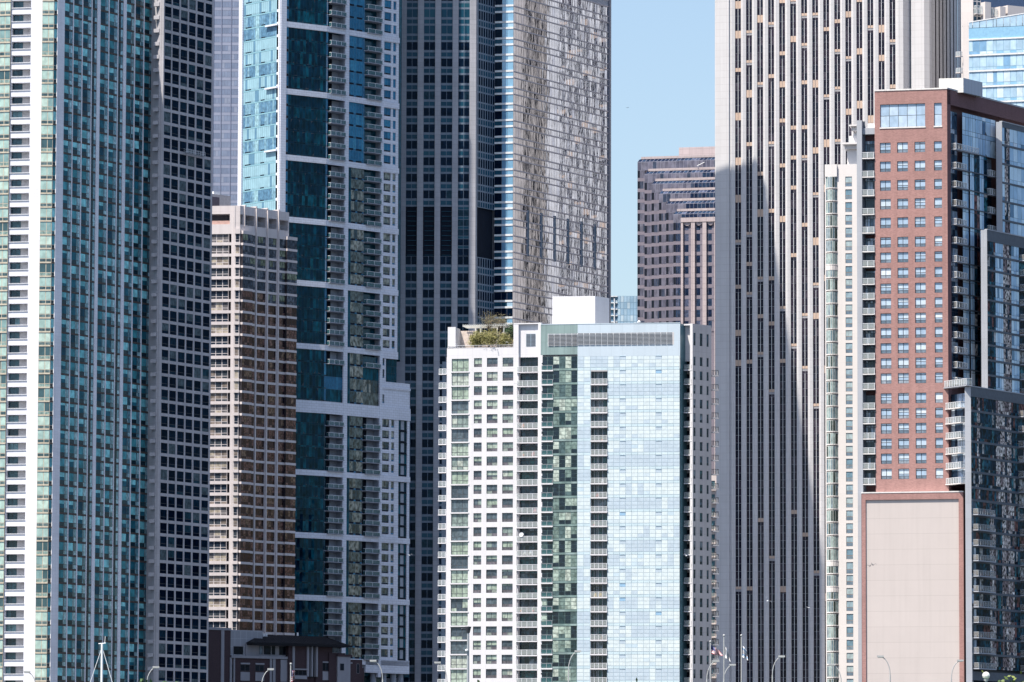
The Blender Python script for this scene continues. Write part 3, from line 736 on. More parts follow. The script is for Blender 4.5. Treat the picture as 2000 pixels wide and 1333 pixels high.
# ================================================================== granite and mirror glass tower
def granite_tower():
    gr = wall_mat('grey_granite', (.38, .37, .375), .55, .72, 30, 1.25, 0, .03, .05, .12)
    nav = glass_mat('navy_office_glass', [(0, (.002, .008, .022)), (.7, (.004, .014, .034)), (.93, (.02, .05, .07))], rough=.05, spec=.04, tint=(.5, .75, 1), clutter=.4)
    teal = glass_mat('teal_spandrel_glass', [(0, (.009, .055, .09)), (.5, (.013, .07, .11)), (.9, (.02, .09, .125))], rough=.12, spec=.08, clutter=.15, cscale=.4)
    refl = glass_mat('pale_upper_glass', [(0, (.02, .09, .13)), (.6, (.03, .11, .15))], rough=.1, clutter=.3)
    sky_ = glass_mat('sky_blue_glass', [(0, (.13, .28, .42)), (.5, (.2, .38, .52)), (.85, (.38, .54, .64))], rough=.05, spec=.9, clutter=.15, cscale=.4)
    mirror = glass_mat('silver_mirror_glass', [(0, (.72, .71, .72)), (.5, (.78, .77, .78)), (.9, (.62, .62, .66))], rough=.02, metal=1.0, bump=.0055, bscale=(1.3, .22), clutter=.12, cscale=.6)
    bar = plain('pink_grey_band', (.50, .43, .42), .45); mul = plain('thin_mullion', (.17, .17, .2), .4); band = plain('steel_band', (.16, .2, .25), .35)
    pts = plan(930, 0, 1350, [(967, 0, 1.64), (1003, 0, -.28), (1190.5, 0, 1.75), (1194, 0, 4)], [(770, 0, 0.0)])
    B = Building('skyscraper', 'grey granite tower with silvery mirror glass flank, centre of the skyline', pts[1], 16)
    F0, F1, F2, F3, F4 = [Face(pts[i], pts[i+1]) for i in range(5)]
    H = GRANITE_H
    U = lambda x: F0.U(x, 100)
    z0, dz = col_rows(F0, 860, 82.0, 82.0+32.15*17, 17); dz = (F0.Z(860, 82)-F0.Z(860, 82+32.2*10))/10
    W = B.S('wall'); P = B.S('pier')
    W.fq(F0, 0, F0.L, 0, H, .5, nav)
    for (a, b) in ((750, 794), (816, 827.7), (850, 861.3), (884, 895.3)): P.box(F0, U(a), U(b), 0, H, -.25, .5, gr)
    P.box(F0, U(917.3), F0.L+.05, 0, H, -.3, .6, gr)
    slot1, slot0 = F0.Z(860, 404), F0.Z(860, 499)
    lowz = F0.Z(860, VB)
    k = -4
    while True:
        zt = z0-k*dz
        if zt < lowz-dz: break
        inm = slot0 < zt-.3*dz < slot1
        for (a, b) in ((794, 816), (827.7, 850), (861.3, 884), (895.3, 917.3)):
            u0, u1 = U(a), U(b)
            if inm: continue
            gtop = teal if k in (-1, -2) else nav
            window(B, F0, u0, u1, zt-dz, zt, .25, 2, [(.1, band, .5), (.28, teal, None), (.12, band, .5), (.52, gtop, None)], band, None, .12, .004)
        k += 1
    for (a, b) in ((794, 816), (827.7, 850), (861.3, 884)):
        W.fq(F0, U(a), U(b), slot0, slot1, .45, M['shade_black'])
        lv = MB()
        for j in range(10): zz = slot0+(slot1-slot0)*j/10; lv.box(F0, U(a)+.4, U(b)-.2, zz, zz+.12, .3, .44, teal)
        B.add('louver', lv, 1)
    window(B, F0, U(895.3), U(917.3), slot0, slot1, .3, 2, [(.7, nav, None), (.3, teal, None)]*5, band, None, .12)
    # return: tight mullions
    for F, n in ((F1, 8),):
        k = -4
        while z0-k*dz > lowz:
            zt = z0-k*dz
            if not (slot0 < zt-.5*dz < slot1):
                window(B, F, 0, F.L, zt-dz, zt, 0, n, [(.38, teal, None), (.62, nav, None)], band, None, .42, .01)
            k += 1
        P.box(F, 0, .5, 0, H, -.2, .3, gr)
    W.fq(F1, 0, F1.L, slot0-dz*.5, slot1+dz*.5, .6, M['shade_black'])
    # bright strip
    V = lambda x: F2.U(x, 100); k = -4
    zs = F2.Z(985, 57.5)
    while zs-k*dz > lowz:
        zt = zs-k*dz
        dark = zt < F2.Z(985, 540)
        mb = MB(); rg = B.rg; mb.fq(F2, 0, F2.L, zt-dz, zt, 0, mul)
        for (a, b, r1) in ((967, 980.5, 0), (981, 991.5, 1), (992, 1002.6, 2)):
            g = (nav, teal) if (r1 == 0 or dark) else (sky_, sky_)
            rr = rg.uniform(.5, .8) if r1 == 2 else rg.uniform(0, .5)
            mb.fq(F2, V(a), V(b), zt-.5*dz, zt, -.03, g[0], rr, .006, rg)
            mb.fq(F2, V(a), V(b), zt-dz, zt-.62*dz, -.03, g[1] if not (r1 == 2) else sky_, min(.95, rr+.2), .006, rg)
        B.add('window', mb, 5)
        for zz in (zt-.62*dz, zt-dz): P.box(F2, 0, F2.L, zz, zz+.12*dz, -.15, .1, M['band_white'])
        k += 1
    # lower link between the two volumes (in the break)
    Fl = Face(F1.P(.8, 0)[:2], F2.P(0, 0)[:2])
    # mirror flank
    k = -4; Vv = lambda x: F3.U(x, 100)
    zt0 = F3.Z(1003.5, 57.5); ncol = 38
    sl_x = [1029, 1055.5, 1081.5, 1107.5, 1134, 1160]
    s_top, s_bot = F3.Z(1031, 411), F3.Z(1031, 501)
    while zt0-k*dz > lowz-dz:
        zt = zt0-k*dz; rg = B.rg
        for (za, zb) in ((zt, zt-.62*dz), (zt-.62*dz, zt-dz)):
            mb = MB(); mb.fq(F3, 0, F3.L, zb, za, .06, mul)
            for i in range(ncol):
                u0, u1 = F3.L*i/ncol, F3.L*(i+1)/ncol
                mb.fq(F3, u0+.05, u1-.05, zb+.3, za-.05, 0, mirror, rg.random(), .003, rg)
            B.add('window', mb, (za-zb))
            P.box(F3, 0, F3.L, zb, zb+.3, -.16, .08, bar)
        k += 1
    for x in sl_x:
        lv = MB(); u = F3.U(x, 460); lv.box(F3, u, u+.5, s_bot, s_top, -.2, .1, band); lv.box(F3, u+.5, u+.8, s_bot, s_top, -.22, .1, teal)
        B.add('vertical_louver', lv, 2)
    P.box(F3, F3.L-.8, F3.L+.1, 0, H, -.25, .4, mul)
    W.fq(F4, 0, F4.L, 0, H, 0, gr)
    for F in (F0, F1, F2, F3): W.fq(F, 0, F.L, 0, lowz-dz, -.02, gr)
    for F in (F1, F2, F3): W.fq(F, 0, F.L, z0+4*dz, H, -.02, gr)
    # three solid bodies under the roof
    e = pts[-1]
    core(B, pts, [(e[0]-30, e[1]+6), (pts[0][0]+2, pts[0][1]+50)], 0, H, gr, 1.6)
    B.done()

# ================================================================== pale glass block in the gap
def gap_block():
    gl = glass_mat('pale_cyan_glass', [(0, (.30, .43, .52)), (.5, (.36, .48, .55)), (.85, (.48, .57, .6))], rough=.15, clutter=.15, cscale=.3)
    mu = plain('blue_grey_mullion', (.16, .26, .34)); dk = glass_mat('gap_dark_glass', [(0, (.03, .10, .15)), (.5, (.07, .17, .23))])
    pts = plan(1170, 600, 1900, [(1260, 600, 0)])
    B = Building('office_building', 'small pale glass block in the gap between two towers', pts[0], 17); F = Face(*pts)
    H = F.Z(1220, 578.5); W = B.S('wall'); z, dz = F.Z(1220, 590), 1.0
    dz = (F.Z(1220, 590)-F.Z(1220, 602.5)); U = lambda x: F.U(x, 600)
    for k in range(14):
        zt = H-k*dz
        for i in range(8):
            a = 1206+6.2*i; window(B, F, U(a), U(a+6.2), zt-dz, zt, 0, 1, [(1, gl, None)], mu, None, .16)
        window(B, F, U(1170), U(1198.6), zt-dz, zt, .4, 5, [(.35, gl, .2), (.65, dk, None)], mu, None, .2)
        window(B, F, U(1201), U(1206), zt-dz, zt, .2, 1, [(.35, gl, .9), (.65, dk, None)], mu, None, .2)
        W.box(F, U(1170), U(1206), zt-.35, zt, -.3, .4, M['band_white'])
    B.S('pier').box(F, U(1198.8), U(1200.8), 0, H-1, -.6, .3, M['band_white'])
    W.fq(F, 0, F.L, 0, H-14*dz, 0, mu)
    core(B, pts, [(pts[1][0], pts[1][1]+30), (pts[0][0], pts[0][1]+30)], 0, H-.1, mu, 1.0)
    B.done()

# ================================================================== terraced pink tower
def pink_tower():
    pk = wall_mat('pink_granite', (.46, .38, .36), .7, .75, 2.0, 1.6, 0, .06, .05, .1); gpk = wall_mat('grey_pink_panel', (.21, .18, .205), .6, .8, 40, 3.9, 0, .05, .04, .1)
    gl = glass_mat('mauve_glass', [(0, (.12, .12, .16)), (.3, (.15, .145, .185)), (.6, (.17, .165, .205)), (.9, (.05, .065, .1))], rough=.08, bump=.04, bscale=(.5, .3), clutter=.3, cscale=.5)
    nv = glass_mat('navy_window', [(0, (.012, .022, .05)), (.5, (.025, .045, .085)), (.85, (.08, .095, .15))], rough=.06, spec=.1, clutter=.4); fr = plain('lilac_frame', (.25, .25, .31), .4)
    Y0 = 1530
    base = plan(1245, 320, Y0, [(1440, 320, -.26)])
    B = Building('office_tower', 'pink granite tower with stepped terraces along its top, behind the white tower', base[0], 18)
    lefts = [1245, 1258.8, 1272.6, 1287, 1301, 1315.2]; tops = [309.5, 333, 352.3, 371.7, 391.4, 411.3]
    W = B.S('wall'); cap = B.S('parapet')
    zv = Face(*base); dzp = (zv.Z(1330, 450)-zv.Z(1330, 450+21*8))/8
    zlow = zv.Z(1330, 660)
    prev = None
    for i, (x, y) in enumerate(zip(lefts, tops)):
        yy = Y0-4.0*i; p = plan(x, 480, yy, [(1440, 480, -.26)]); F = Face(*p)
        zt = F.Z(x+6, y)
        s = .62
        # cap, sloping skylight band, glass storey
        cap.box(F, .9, F.L, zt-.2, zt+.5, .8, 2.2, pk)
        sk = MB(); n = int(F.L/1.12)
        for j in range(n):
            a, b = F.L*j/n, F.L*(j+1)/n
            sk.quad((F.P(a+.05, zt-1.05, .02), F.P(b-.05, zt-1.05, .02), F.P(b+.42, zt-.18, 1.0), F.P(a+.55, zt-.18, 1.0)), nv, B.rg.random())
        sk.quad((F.P(0, zt-1.08, .0), F.P(F.L, zt-1.08, 0), F.P(F.L, zt-.15, 1.06), F.P(.9, zt-.15, 1.06)), fr)
        for q in range(len(sk.f)): pass
        sk.v = [(v[0], v[1], v[2]) for v in sk.v]
        sk2 = MB(); sk2.merge(sk); B.add('skylight', sk2, 10)
        zg = zt-1.1
        rg = B.rg
        hgt = 2.55
        mb = MB(); mb.fq(F, 0, F.L, zg-hgt, zg, 0, fr)
        for j in range(n):
            a, b = F.L*j/n, F.L*(j+1)/n
            dark = a > F.L*(.75-.13*i)
            mb.fq(F, a+.05, b-.05, zg-hgt+.1, zg-.1, -.03, nv if dark else gl, rg.random(), .01, rg)
        B.add('window', mb, 20)
        # column of offices under the step
        xr = lefts[i+1] if i < 5 else 1329
        ue = F.U(xr+.5, 480)
        k = 0
        while zg-hgt-k*dzp > zlow:
            z1 = zg-hgt-k*dzp; z0 = z1-dzp
            W.fq(F, .55, ue, z0, z0+.3*dzp, -.02, gpk)
            window(B, F, .75, ue, z0+.3*dzp, z1, 0, 3, [(1, gl if i < 5 else nv, None)], gpk, None, .05, .01)
            W.fq(F, 0, .75, z0+.32*dzp, z1, .0, M['shade_black']); W.fq(F, 0, .75, z0, z0+.32*dzp, 0, gpk)
            k += 1
        W.fq(F, 0, F.L, 0, zlow, 0, gpk)
        b_ = [(p[1][0], p[1][1]+30), (p[0][0]+2, p[0][1]+30+4*i)]
        W.prism([(p[0][0]+.4, p[0][1]+1.2), (p[1][0], p[1][1]+1.2)]+b_, 0, zt-.25, gpk, pk)
        W.fq(F, 0, .7, 0, zt-1, .05, gpk)
        last = F
    F = last; zc = F.Z(1340, 427.5)
    # pink piers of the centre
    fb = Face((F.P(F.U(1329, 480), 0, -.6)[0], F.P(F.U(1329, 480), 0, -.6)[1]), F.P(F.L, 0, -.6)[:2])
    V = lambda x: fb.U(x, 480)
    P = B.S('pier')
    for (a, b) in ((1330, 1334.3), (1349.8, 1357.3), (1372.3, 1379.8), (1395.2, 1402), (1417, 1424)): P.box(fb, V(a), V(b), 0, zc, -.2, 1.2, pk)
    P.box(fb, V(1330), fb.L, zc-1.1, zc+.2, -.3, 1.2, pk)
    for (a, b) in ((1334.3, 1349.8), (1357.3, 1372.3), (1379.8, 1395.2), (1402, 1417)):
        k = 0
        while zc-1.3-k*dzp > zlow:
            z1 = zc-1.3-k*dzp
            window(B, fb, V(a), V(a+(b-a)*.66), z1-.68*dzp, z1, .5, [0, .25, 1], [(1, nv, None)], fr, None, .12)
            W.fq(fb, V(a), V(b), z1-dzp, z1-.68*dzp, .45, gpk); W.fq(fb, V(a+(b-a)*.66), V(b), z1-.68*dzp, z1, .5, gpk)
            k += 1
        ar = MB(); ar.tube(fb.P(V((a+b)/2), zc-1.1, .35), fb.P(V((a+b)/2), zc-1.1, .1), (V(b)-V(a))*.45, (V(b)-V(a))*.45, pk, 14); B.add('round_ornament', ar, 1)
    # plant room
    pp = plan(1326, 300, Y0+10, [(1440, 300, -.26)]); Fp = Face(*pp); pr = MB()
    pr.box(Fp, 0, Fp.L, Fp.Z(1330, 320), Fp.Z(1330, 288.5), 0, 14, pk); link('plant_room', pr, B.e)
    rp = MB(); Ft = Face(*base); rp.box(Ft, 0, Ft.L, zt, Ft.Z(1250, 309.5), 2, 4, pk)
    # window washing arm
    arm = MB(); q0 = Ft.P(Ft.U(1380, 315), Ft.Z(1380, 313), 1.5); q1 = Ft.P(Ft.U(1366, 326), Ft.Z(1366, 327), -3.0); arm.path([q0, q1], .12, M['band_white'])
    arm.box(Ft, Ft.U(1353, 305), Ft.U(1365, 305), Ft.Z(1358, 311), Ft.Z(1358, 305.5), 2, 3.5, M['white_metal']); link('cleaning_crane', arm, B.e)
    B.done()

# ================================================================== tall white tower with vertical piers
def white_tower():
    wh = wall_mat('white_granite', (.62, .585, .545), .6, .78, 1.9, 1.93, 0, .035, .02, .06)
    gl = glass_mat('plum_slot_glass', [(0, (.014, .013, .024)), (.4, (.032, .024, .038)), (.7, (.02, .022, .036)), (.9, (.055, .045, .06))], rough=.05, spec=.06, clutter=.35)
    tanb = wall_mat('tan_blind', (.56, .40, .29), .7); mu = M['white_metal']; mub = plain('slot_frame', (.34, .33, .34), .5)
    pts = plan(1500, 300, WHITE_Y, [(1765, 300, -.29)], [(1398.5, 300, -.29)])
    pts += plan(1765, 300, pts[-1][1]+.01, [(1780.5, 300, 1.6)])[1:]
    pts += plan(1780.5, 300, pts[-1][1]-1.2, [(1806, 300, -.29), (1816.5, 300, .5)])
    pts += plan(1816.5, 300, pts[-1][1]+.1, [(1880, 300, 3.2)])[1:]
    B = Building('skyscraper', 'tall white stone skyscraper with narrow dark vertical window slots', pts[0], 19)
    Fa = Face(pts[0], pts[1]); F = Face(pts[0], pts[2])
    H = 262.0
    dz = (F.Z(1441, 2.4)-F.Z(1441, 2.4+14.55*20))/20
    zt0 = F.Z(1441, 2.4+14.5)
    W = B.S('wall'); P = B.S('pier')
    U = lambda x: F.U(x, 100)
    zl = F.Z(1500, VB)-2*dz
    # left corner block and its narrow pier
    W.box(F, 0, U(1424.3), 0, H, -.45, 1.2, wh)
    c = 1441.2; pitch = 21.56
    xs = [c+pitch*k for k in range(15)]
    zbot = zl-dz
    tan = {}
    rg = B.rg
    for k, x in enumerate(xs):
        j = rg.randint(2, 6)
        while j < 96:
            tan[(k, j)] = rg.choice((.35, .35, .8, .5, 1.0)); j += rg.choice((4, 5, 6, 7, 9, 12)) if j < 48 else rg.choice((22, 30, 38))
    for k, x in enumerate(xs):
        a, b = U(x-5.8), U(x+5.7)
        # V shaped pier on the left of the slot
        l = U(xs[k-1]+5.7) if k else U(1424.3)
        ap = l+(a-l)*.42; Pf = F.P
        def vpier(l, ap, a):
            P.quad((Pf(l, 0, .12), Pf(ap, 0, -.2), Pf(ap, H, -.2), Pf(l, H, .12)), wh)
            P.quad((Pf(ap, 0, -.2), Pf(a, 0, .12), Pf(a, H, .12), Pf(ap, H, -.2)), wh)
            P.quad((Pf(a, 0, .12), Pf(a, 0, .9), Pf(a, H, .9), Pf(a, H, .12)), wh)
            P.quad((Pf(l, 0, .9), Pf(l, 0, .12), Pf(l, H, .12), Pf(l, H, .9)), wh)
        vpier(l, ap, a)
        if k == 14: vpier(b, b+(F.L-b)*.4, F.L)
        W.fq(F, a, b, 0, zbot, .36, gl); W.fq(F, a, b, zt0+3*dz, H, .36, gl)
        n = int((zt0+3*dz-zbot)/dz)+1
        for j in range(n):
            zt = zt0+3*dz-j*dz
            mb = MB(); mb.fq(F, a, b, zt-dz, zt, .36, mub)
            for (s0, s1) in ((a+.01, (a+b)/2-.05), ((a+b)/2+.05, b-.01)):
                if (k, j) in tan:
                    f = tan[(k, j)]; mb.fq(F, s0, s1, zt-dz+.03, zt-dz*(1-f)-.02, .3, gl, rg.random()); mb.fq(F, s0, s1, zt-dz*f+.0 if f < 1 else zt-dz, zt, .28, tanb)
                    if f < 1: pass
                else: mb.fq(F, s0, s1, zt-dz+.04, zt-.04, .33, gl, rg.random(), .006, rg)
            if (k, j) not in tan: mb.box(F, (a+b)/2-.055, (a+b)/2+.055, zt-dz, zt, .22, .36, mu)
            B.add('window', mb, 4)
    # notch and right corner
    for i in (2, 3, 4, 5, 6):
        if i+1 < len(pts):
            f = Face(pts[i], pts[i+1])
            if i == 6:
                n = 9
                for q in range(n):
                    a, b = f.L*q/n, f.L*(q+1)/n
                    c0, c1, c2 = a, a+(b-a)*.28, a+(b-a)*.58
                    P.quad((f.P(c0, 0, .2), f.P(c1, 0, -.25), f.P(c1, H, -.25), f.P(c0, H, .2)), wh)
                    P.quad((f.P(c1, 0, -.25), f.P(c2, 0, .2), f.P(c2, H, .2), f.P(c1, H, -.25)), wh)
                    P.fq(f, c2, b, 0, H, .3, gl)
            else: W.fq(f, 0, f.L, 0, H, 0, wh)
    # hidden south flank, mirrored in the neighbour's glass
    nrm = F.n; q0 = Vector(pts[0])
    back = q0 - nrm*58; Fs = Face((back.x, back.y), (pts[0][0], pts[0][1]))
    for q in range(15):
        a = 4+q*3.35; P.box(Fs, a, a+1.9, 0, H, -.4, .6, wh)
    W.box(Fs, 0, 4, 0, H, -.3, .6, wh); W.box(Fs, Fs.L-3.5, Fs.L, 0, H, -.3, .6, wh)
    W.fq(Fs, 0, Fs.L, 0, H, .5, gl)
    e = pts[-1]
    core(B, [pts[0], pts[2], pts[4], pts[5], pts[6]], [(e[0]-2, e[1]), (back.x+55, back.y+10), (back.x+1.5, back.y)], 0, H, wh, 2.2)
    B.done()

# ================================================================== far right glass tower and its neighbour
def far_right():
    cr = wall_mat('cream_stone', (.68, .60, .53), .8, .9, 40, 3, 0, .03, .02, .05)
    gl = glass_mat('light_blue_glass', [(0, (.38, .52, .62)), (.4, (.48, .62, .7)), (.75, (.60, .68, .72)), (.92, (.20, .36, .52))], rough=.06, clutter=.14, cscale=.5)
    mid = glass_mat('blue_band_glass', [(0, (.22, .42, .57)), (.5, (.25, .45, .6))], rough=.1, clutter=.08); fr = plain('pale_blue_frame', (.25, .4, .5), .4)
    pts = plan(1880.5, 100, 1385, [(1892.5, 100, -.2), (2030, 100, -.32)])
    B = Building('apartment_tower', 'light blue glass building with a sloping roof edge in the top right corner', pts[0], 20)
    F0, F = Face(pts[0], pts[1]), Face(pts[1], pts[2])
    W = B.S('wall'); zt = F.Z(1893, 80); dz = zt-F.Z(1893, 110.8)
    W.fq(F0, 0, F0.L, 0, F0.Z(1886, 46), 0, cr)
    U = lambda x: F.U(x, 100)
    xs = [1892.5, 1900, 1913.5, 1926.5, 1940, 1946.5, 1960, 1973, 1985, 1997.5, 2010, 2022, 2030]
    for k in range(6):
        z1 = zt-k*dz
        for i in range(len(xs)-1):
            op = i in (5, 7); window(B, F, U(xs[i]), U(xs[i+1]), z1-dz+.5, z1, 0, 1, [(.2, mid if op else gl, None), (.78, gl, None)], fr, None, .14, .01, vary=.4)
        W.box(F, 0, F.L, z1-dz, z1-dz+.45, -.25, .1, M['band_white'] if k % 1 == 0 else cr)
    W.box(F, 0, F.L, zt, zt+.4, -.2, .1, M['band_white'])
    W.fq(F, 0, F.L, zt+.4, F.Z(1893, 56), 0, mid)
    # sloping top screen
    sc = MB()
    for i in range(len(xs)-1):
        a, b = U(xs[i]), U(xs[i+1]); za = F.Z(1893, 56); t0 = F.Z(xs[i], 45-17.5*(xs[i]-1892)/108); t1 = F.Z(xs[i+1], 45-17.5*(xs[i+1]-1892)/108)
        sc.quad((F.P(a+.06, za+.1, 0), F.P(b-.06, za+.1, 0), F.P(b-.06, t1, 0), F.P(a+.06, t0, 0)), gl, .1 if i % 3 else .3)
        sc.quad((F.P(a, t0, -.1), F.P(b, t1, -.1), F.P(b, t1+.25, -.1), F.P(a, t0+.25, -.1)), M['band_white'])
        sc.quad((F.P(a, t0+.25, -.1), F.P(b, t1+.25, -.1), F.P(b, t1+.25, .5), F.P(a, t0+.25, .5)), M['band_white'])
    link('roof_screen', sc, B.e)
    W.fq(F, 0, F.L, 0, zt-6*dz, 0, cr)
    p = pts; core(B, p, [(p[2][0], p[2][1]+22), (p[0][0]+2, p[0][1]+22)], 0, F.Z(1893, 50), cr, 1.2)
    for y in (104, 136):
        z = F0.Z(1881, y+6); Fs = Face((pts[0][0]-1.15, pts[0][1]+1.0), pts[0]); balcony(B, Fs, 0, Fs.L, z, 1.2, cr, M['white_metal'], M['rail_glass'], 0)
    B.done()
    # cream tower behind it
    q = plan(1877, 50, 1418, [(1900.5, 50, -.25), (2035, 50, .6)])
    B2 = Building('apartment_tower', 'cream tower with rooftop pillars behind the light blue glass building', q[0], 21)
    G0, G = Face(q[0], q[1]), Face(q[1], q[2]); W = B2.S('wall')
    W.fq(G0, 0, G0.L, 0, G0.Z(1885, -330), 0, cr)
    Fk = Face((q[0][0]+6, q[0][1]+30), (q[0][0]+.2, q[0][1]+.3)); W.fq(Fk, 0, Fk.L, 0, G0.Z(1885, -330), 0, cr)
    for i in range(8): W.box(Fk, 1.5+i*3.6, 3.1+i*3.6, 10, G0.Z(1885, -320), -.03, .1, M['shade_black'])  # stripes added on this unseen flank for the mirror glass to reflect
    dk = glass_mat('loft_glass', [(0, (.03, .06, .09)), (.6, (.2, .28, .32))])
    for (a, b, t) in ((1915, 1926.5, 6), (1944.5, 1955, 15)): W.box(G, G.U(a, 30), G.U(b, 30), 0, G.Z(a, t), -2.2, 1, cr)
    W.box(G, G.U(1960, 20), G.L, 0, G.Z(1965, 13), -2.0, 1, cr)
    window(B2, G, 0, G.U(1916, 30), G.Z(1905, 60), G.Z(1905, -40), 0, 2, [(1, dk, None)]*7, cr, None, .3)
    for (a, b, y) in ((1901, 1914, 27.5), (1927, 1943, 33)):
        balcony(B2, G, G.U(a, 20), G.U(b, 20), G.Z(a, y), 1.2, cr, M['white_metal'], M['rail_glass'], -.2, h=2.2)
    window(B2, G, G.U(1926, 30), G.U(1960, 30), G.Z(1935, 60), G.Z(1935, 14), .4, 5, [(1, dk, None)]*3, cr, None, .2)
    W.prism([(q[0][0]+.3, q[0][1]+1), (q[1][0], q[1][1]+1), (G.P(G.U(1916, 30), 0)[0], G.P(G.U(1916, 30), 0, 1)[1]), (G.P(G.U(1916, 30), 0)[0], q[1][1]+16), (q[0][0]+3, q[0][1]+15)], 0, G0.Z(1885, -330), cr)
    W.prism([(G.P(G.U(1916, 30), 0)[0], G.P(G.U(1916, 30), 0, 1.4)[1]), (q[2][0], q[2][1]+1), (q[2][0], q[2][1]+20), (q[1][0]+2, q[1][1]+22)], 0, G.Z(1935, 45), cr)
    B2.done()
    r = plan(1895, 20, 1600, [(2040, 20, .3)])
    dkb = glass_mat('midnight_glass', [(0, (.01, .03, .07)), (.6, (.02, .05, .11))], clutter=.3); fb = plain('midnight_mullion', (.06, .1, .18))
    B3 = Building('skyscraper', 'dark navy tower just showing above the cream one in the top right corner', r[0], 22); G = Face(*r)
    for k in range(14):
        z = 226-k*4; window(B3, G, 0, G.L, z, z+4, 0, 14, [(1, dkb, None)], fb, None, .5)
    B3.S('wall').fq(G, 0, G.L, 0, 170, 0, fb); B3.S('wall').fq(G, 0, G.L, 230, 290, 0, fb)
    core(B3, r, [(r[1][0], r[1][1]+30), (r[0][0], r[0][1]+30)], 0, 290, fb, 1)
    B3.done()
M['band_white'] = plain('white_band_metal', (.70, .70, .69), .5)
GRANITE_H = 296.0
WHITE_Y = 1444.0

# ================================================================== central white, green and pale blue building
def central_building():
    wh = wall_mat('white_painted_concrete', (.70, .665, .63), .8, .9, 3.2, 1.52, 0, .035, .015, .06)
    blind = glass_mat('green_blind_glass', [(0, (.30, .36, .28)), (.3, (.36, .42, .34)), (.52, (.06, .08, .10)), (.72, (.10, .13, .15)), (.86, (.22, .27, .24)), (.95, (.42, .45, .38))], rough=.06, clutter=.35, cscale=1.3)
    wlow = glass_mat('plum_low_glass', [(0, (.10, .09, .10)), (.5, (.14, .12, .135)), (.8, (.24, .26, .23))], rough=.1, clutter=.3, cscale=2)
    room = glass_mat('living_room_glass', [(0, (.015, .03, .04)), (.3, (.03, .06, .085)), (.55, (.07, .10, .13)), (.78, (.16, .20, .23)), (.9, (.03, .09, .1))], rough=.05, clutter=.6, cscale=1.4)
    green = glass_mat('green_glass', [(0, (.006, .014, .024)), (.22, (.015, .035, .04)), (.4, (.16, .22, .19)), (.55, (.34, .41, .34)), (.72, (.45, .50, .42)), (.84, (.01, .018, .03)), (.93, (.07, .11, .11))], rough=.05, clutter=.45, cscale=1.2)
    gsp = glass_mat('green_spandrel', [(0, (.17, .24, .22)), (.5, (.2, .28, .25)), (.8, (.25, .32, .3))], rough=.2, clutter=.25, cscale=.5)
    pale = glass_mat('pale_blue_glass', [(0, (.47, .545, .60)), (.44, (.50, .575, .62)), (.5, (.60, .665, .665)), (.93, (.65, .705, .69)), (.97, (.30, .47, .62))], rough=.06, clutter=.07, cscale=1.2, mode='LINEAR')
    psp = glass_mat('pale_blue_spandrel', [(0, (.53, .635, .66)), (.5, (.55, .65, .67)), (.9, (.58, .67, .685))], rough=.12, clutter=.06, cscale=.4)
    frg = plain('green_grey_frame', (.13, .2, .19), .4); frb = plain('blue_grey_frame', (.38, .50, .57), .4); dkf = plain('charcoal_frame', (.09, .1, .11), .5)
    side = wall_mat('side_wall_shade_grey', (.50, .48, .46), .85, .8, 2.6, 3.05, 0, .03, .02, .1); teal = plain('teal_edge', (.08, .18, .22), .4)  # side wall painted greyer than the white front, shade put into its colour
    top_p = wall_mat('pale_top_panel', (.53, .60, .62), .35, .85, 2.45, 8, 0, .03, .03, .04); topg = wall_mat('green_top_panel', (.25, .33, .30), .35, .8, 1.35, 8, 0, .04, .1, .2)
    Y0 = 1150
    pts = plan(873, 700, Y0, [(1012, 700, -.22), (1057, 700, -.2)])
    B = Building('apartment_building', 'white apartment building with green and pale blue glass front and rooftop garden', pts[1], 31)
    FL = Face(pts[0], pts[2]); rg = B.rg
    z0, dz = col_rows(FL, 960, 700.2, 700.2+27.62*21, 21)
    W = B.S('wall'); U = lambda x: FL.U(x, 710)
    n = 25; zl = z0-n*dz; ztop = FL.Z(940, 679)
    # left white part
    holes = []
    for k in range(n):
        zt = z0-k*dz
        cols = [(882.3, 915.5, 3, .9, (1, 0)), (925.8, 941.3, 2, .64, (0, 0)), (951, 972, 2, .64, (0, 0)), (981.6, 1002.6, 2, .64, (0, 0))]
        for (a, b, nc, h, big) in cols:
            u0, u1 = U(a), U(b); zz = zt+(.03 if not big[0] else .0)*dz
            holes.append((u0, u1, zz-h*dz, zz, .28)); r = rg.random()
            if big[0]: window(B, FL, u0, u1, zz-h*dz, zz, .26, 3, [(.27, blind, None), (.73, blind, None)], dkf, None, .13, .004, vary=.05, base=r)
            else:
                mb = MB(); mb.fq(FL, u0, u1, zz-h*dz, zz, .26, dkf); zm = zz-h*dz*.66; w2 = (u1-u0)/nc
                drop = rg.choice((1, 1, 1, .55, .75, .3))
                for i in range(nc):
                    e0, e1 = u0+w2*i+.06, u0+w2*(i+1)-.05
                    mb.fq(FL, e0, e1, zz-h*dz+.08, zm-.05, .24, wlow, rg.random(), .004, rg)
                    top = zz-.08; cut = top-(top-zm-.03)*drop
                    rr = (r+rg.uniform(-.03, .03)) % 1
                    mb.fq(FL, e0, e1, cut, top, .24, blind, rr, .004, rg)
                    if drop < 1: mb.fq(FL, e0, e1, zm+.03, cut, .24, blind, .6, .004, rg)
                B.add('window', mb, 6)
        W.box(FL, U(881), U(917), zt-.99*dz, zt-.9*dz, -.12, .1, wh)
    hl = [h for h in holes]
    holes_wall(W, FL, 0, U(1012.5), zl, ztop, hl, wh)
    # balconies on the far left flank
    Fs = Face((pts[0][0]-1.75, pts[0][1]+1.3), (pts[0][0], pts[0][1]+.9))
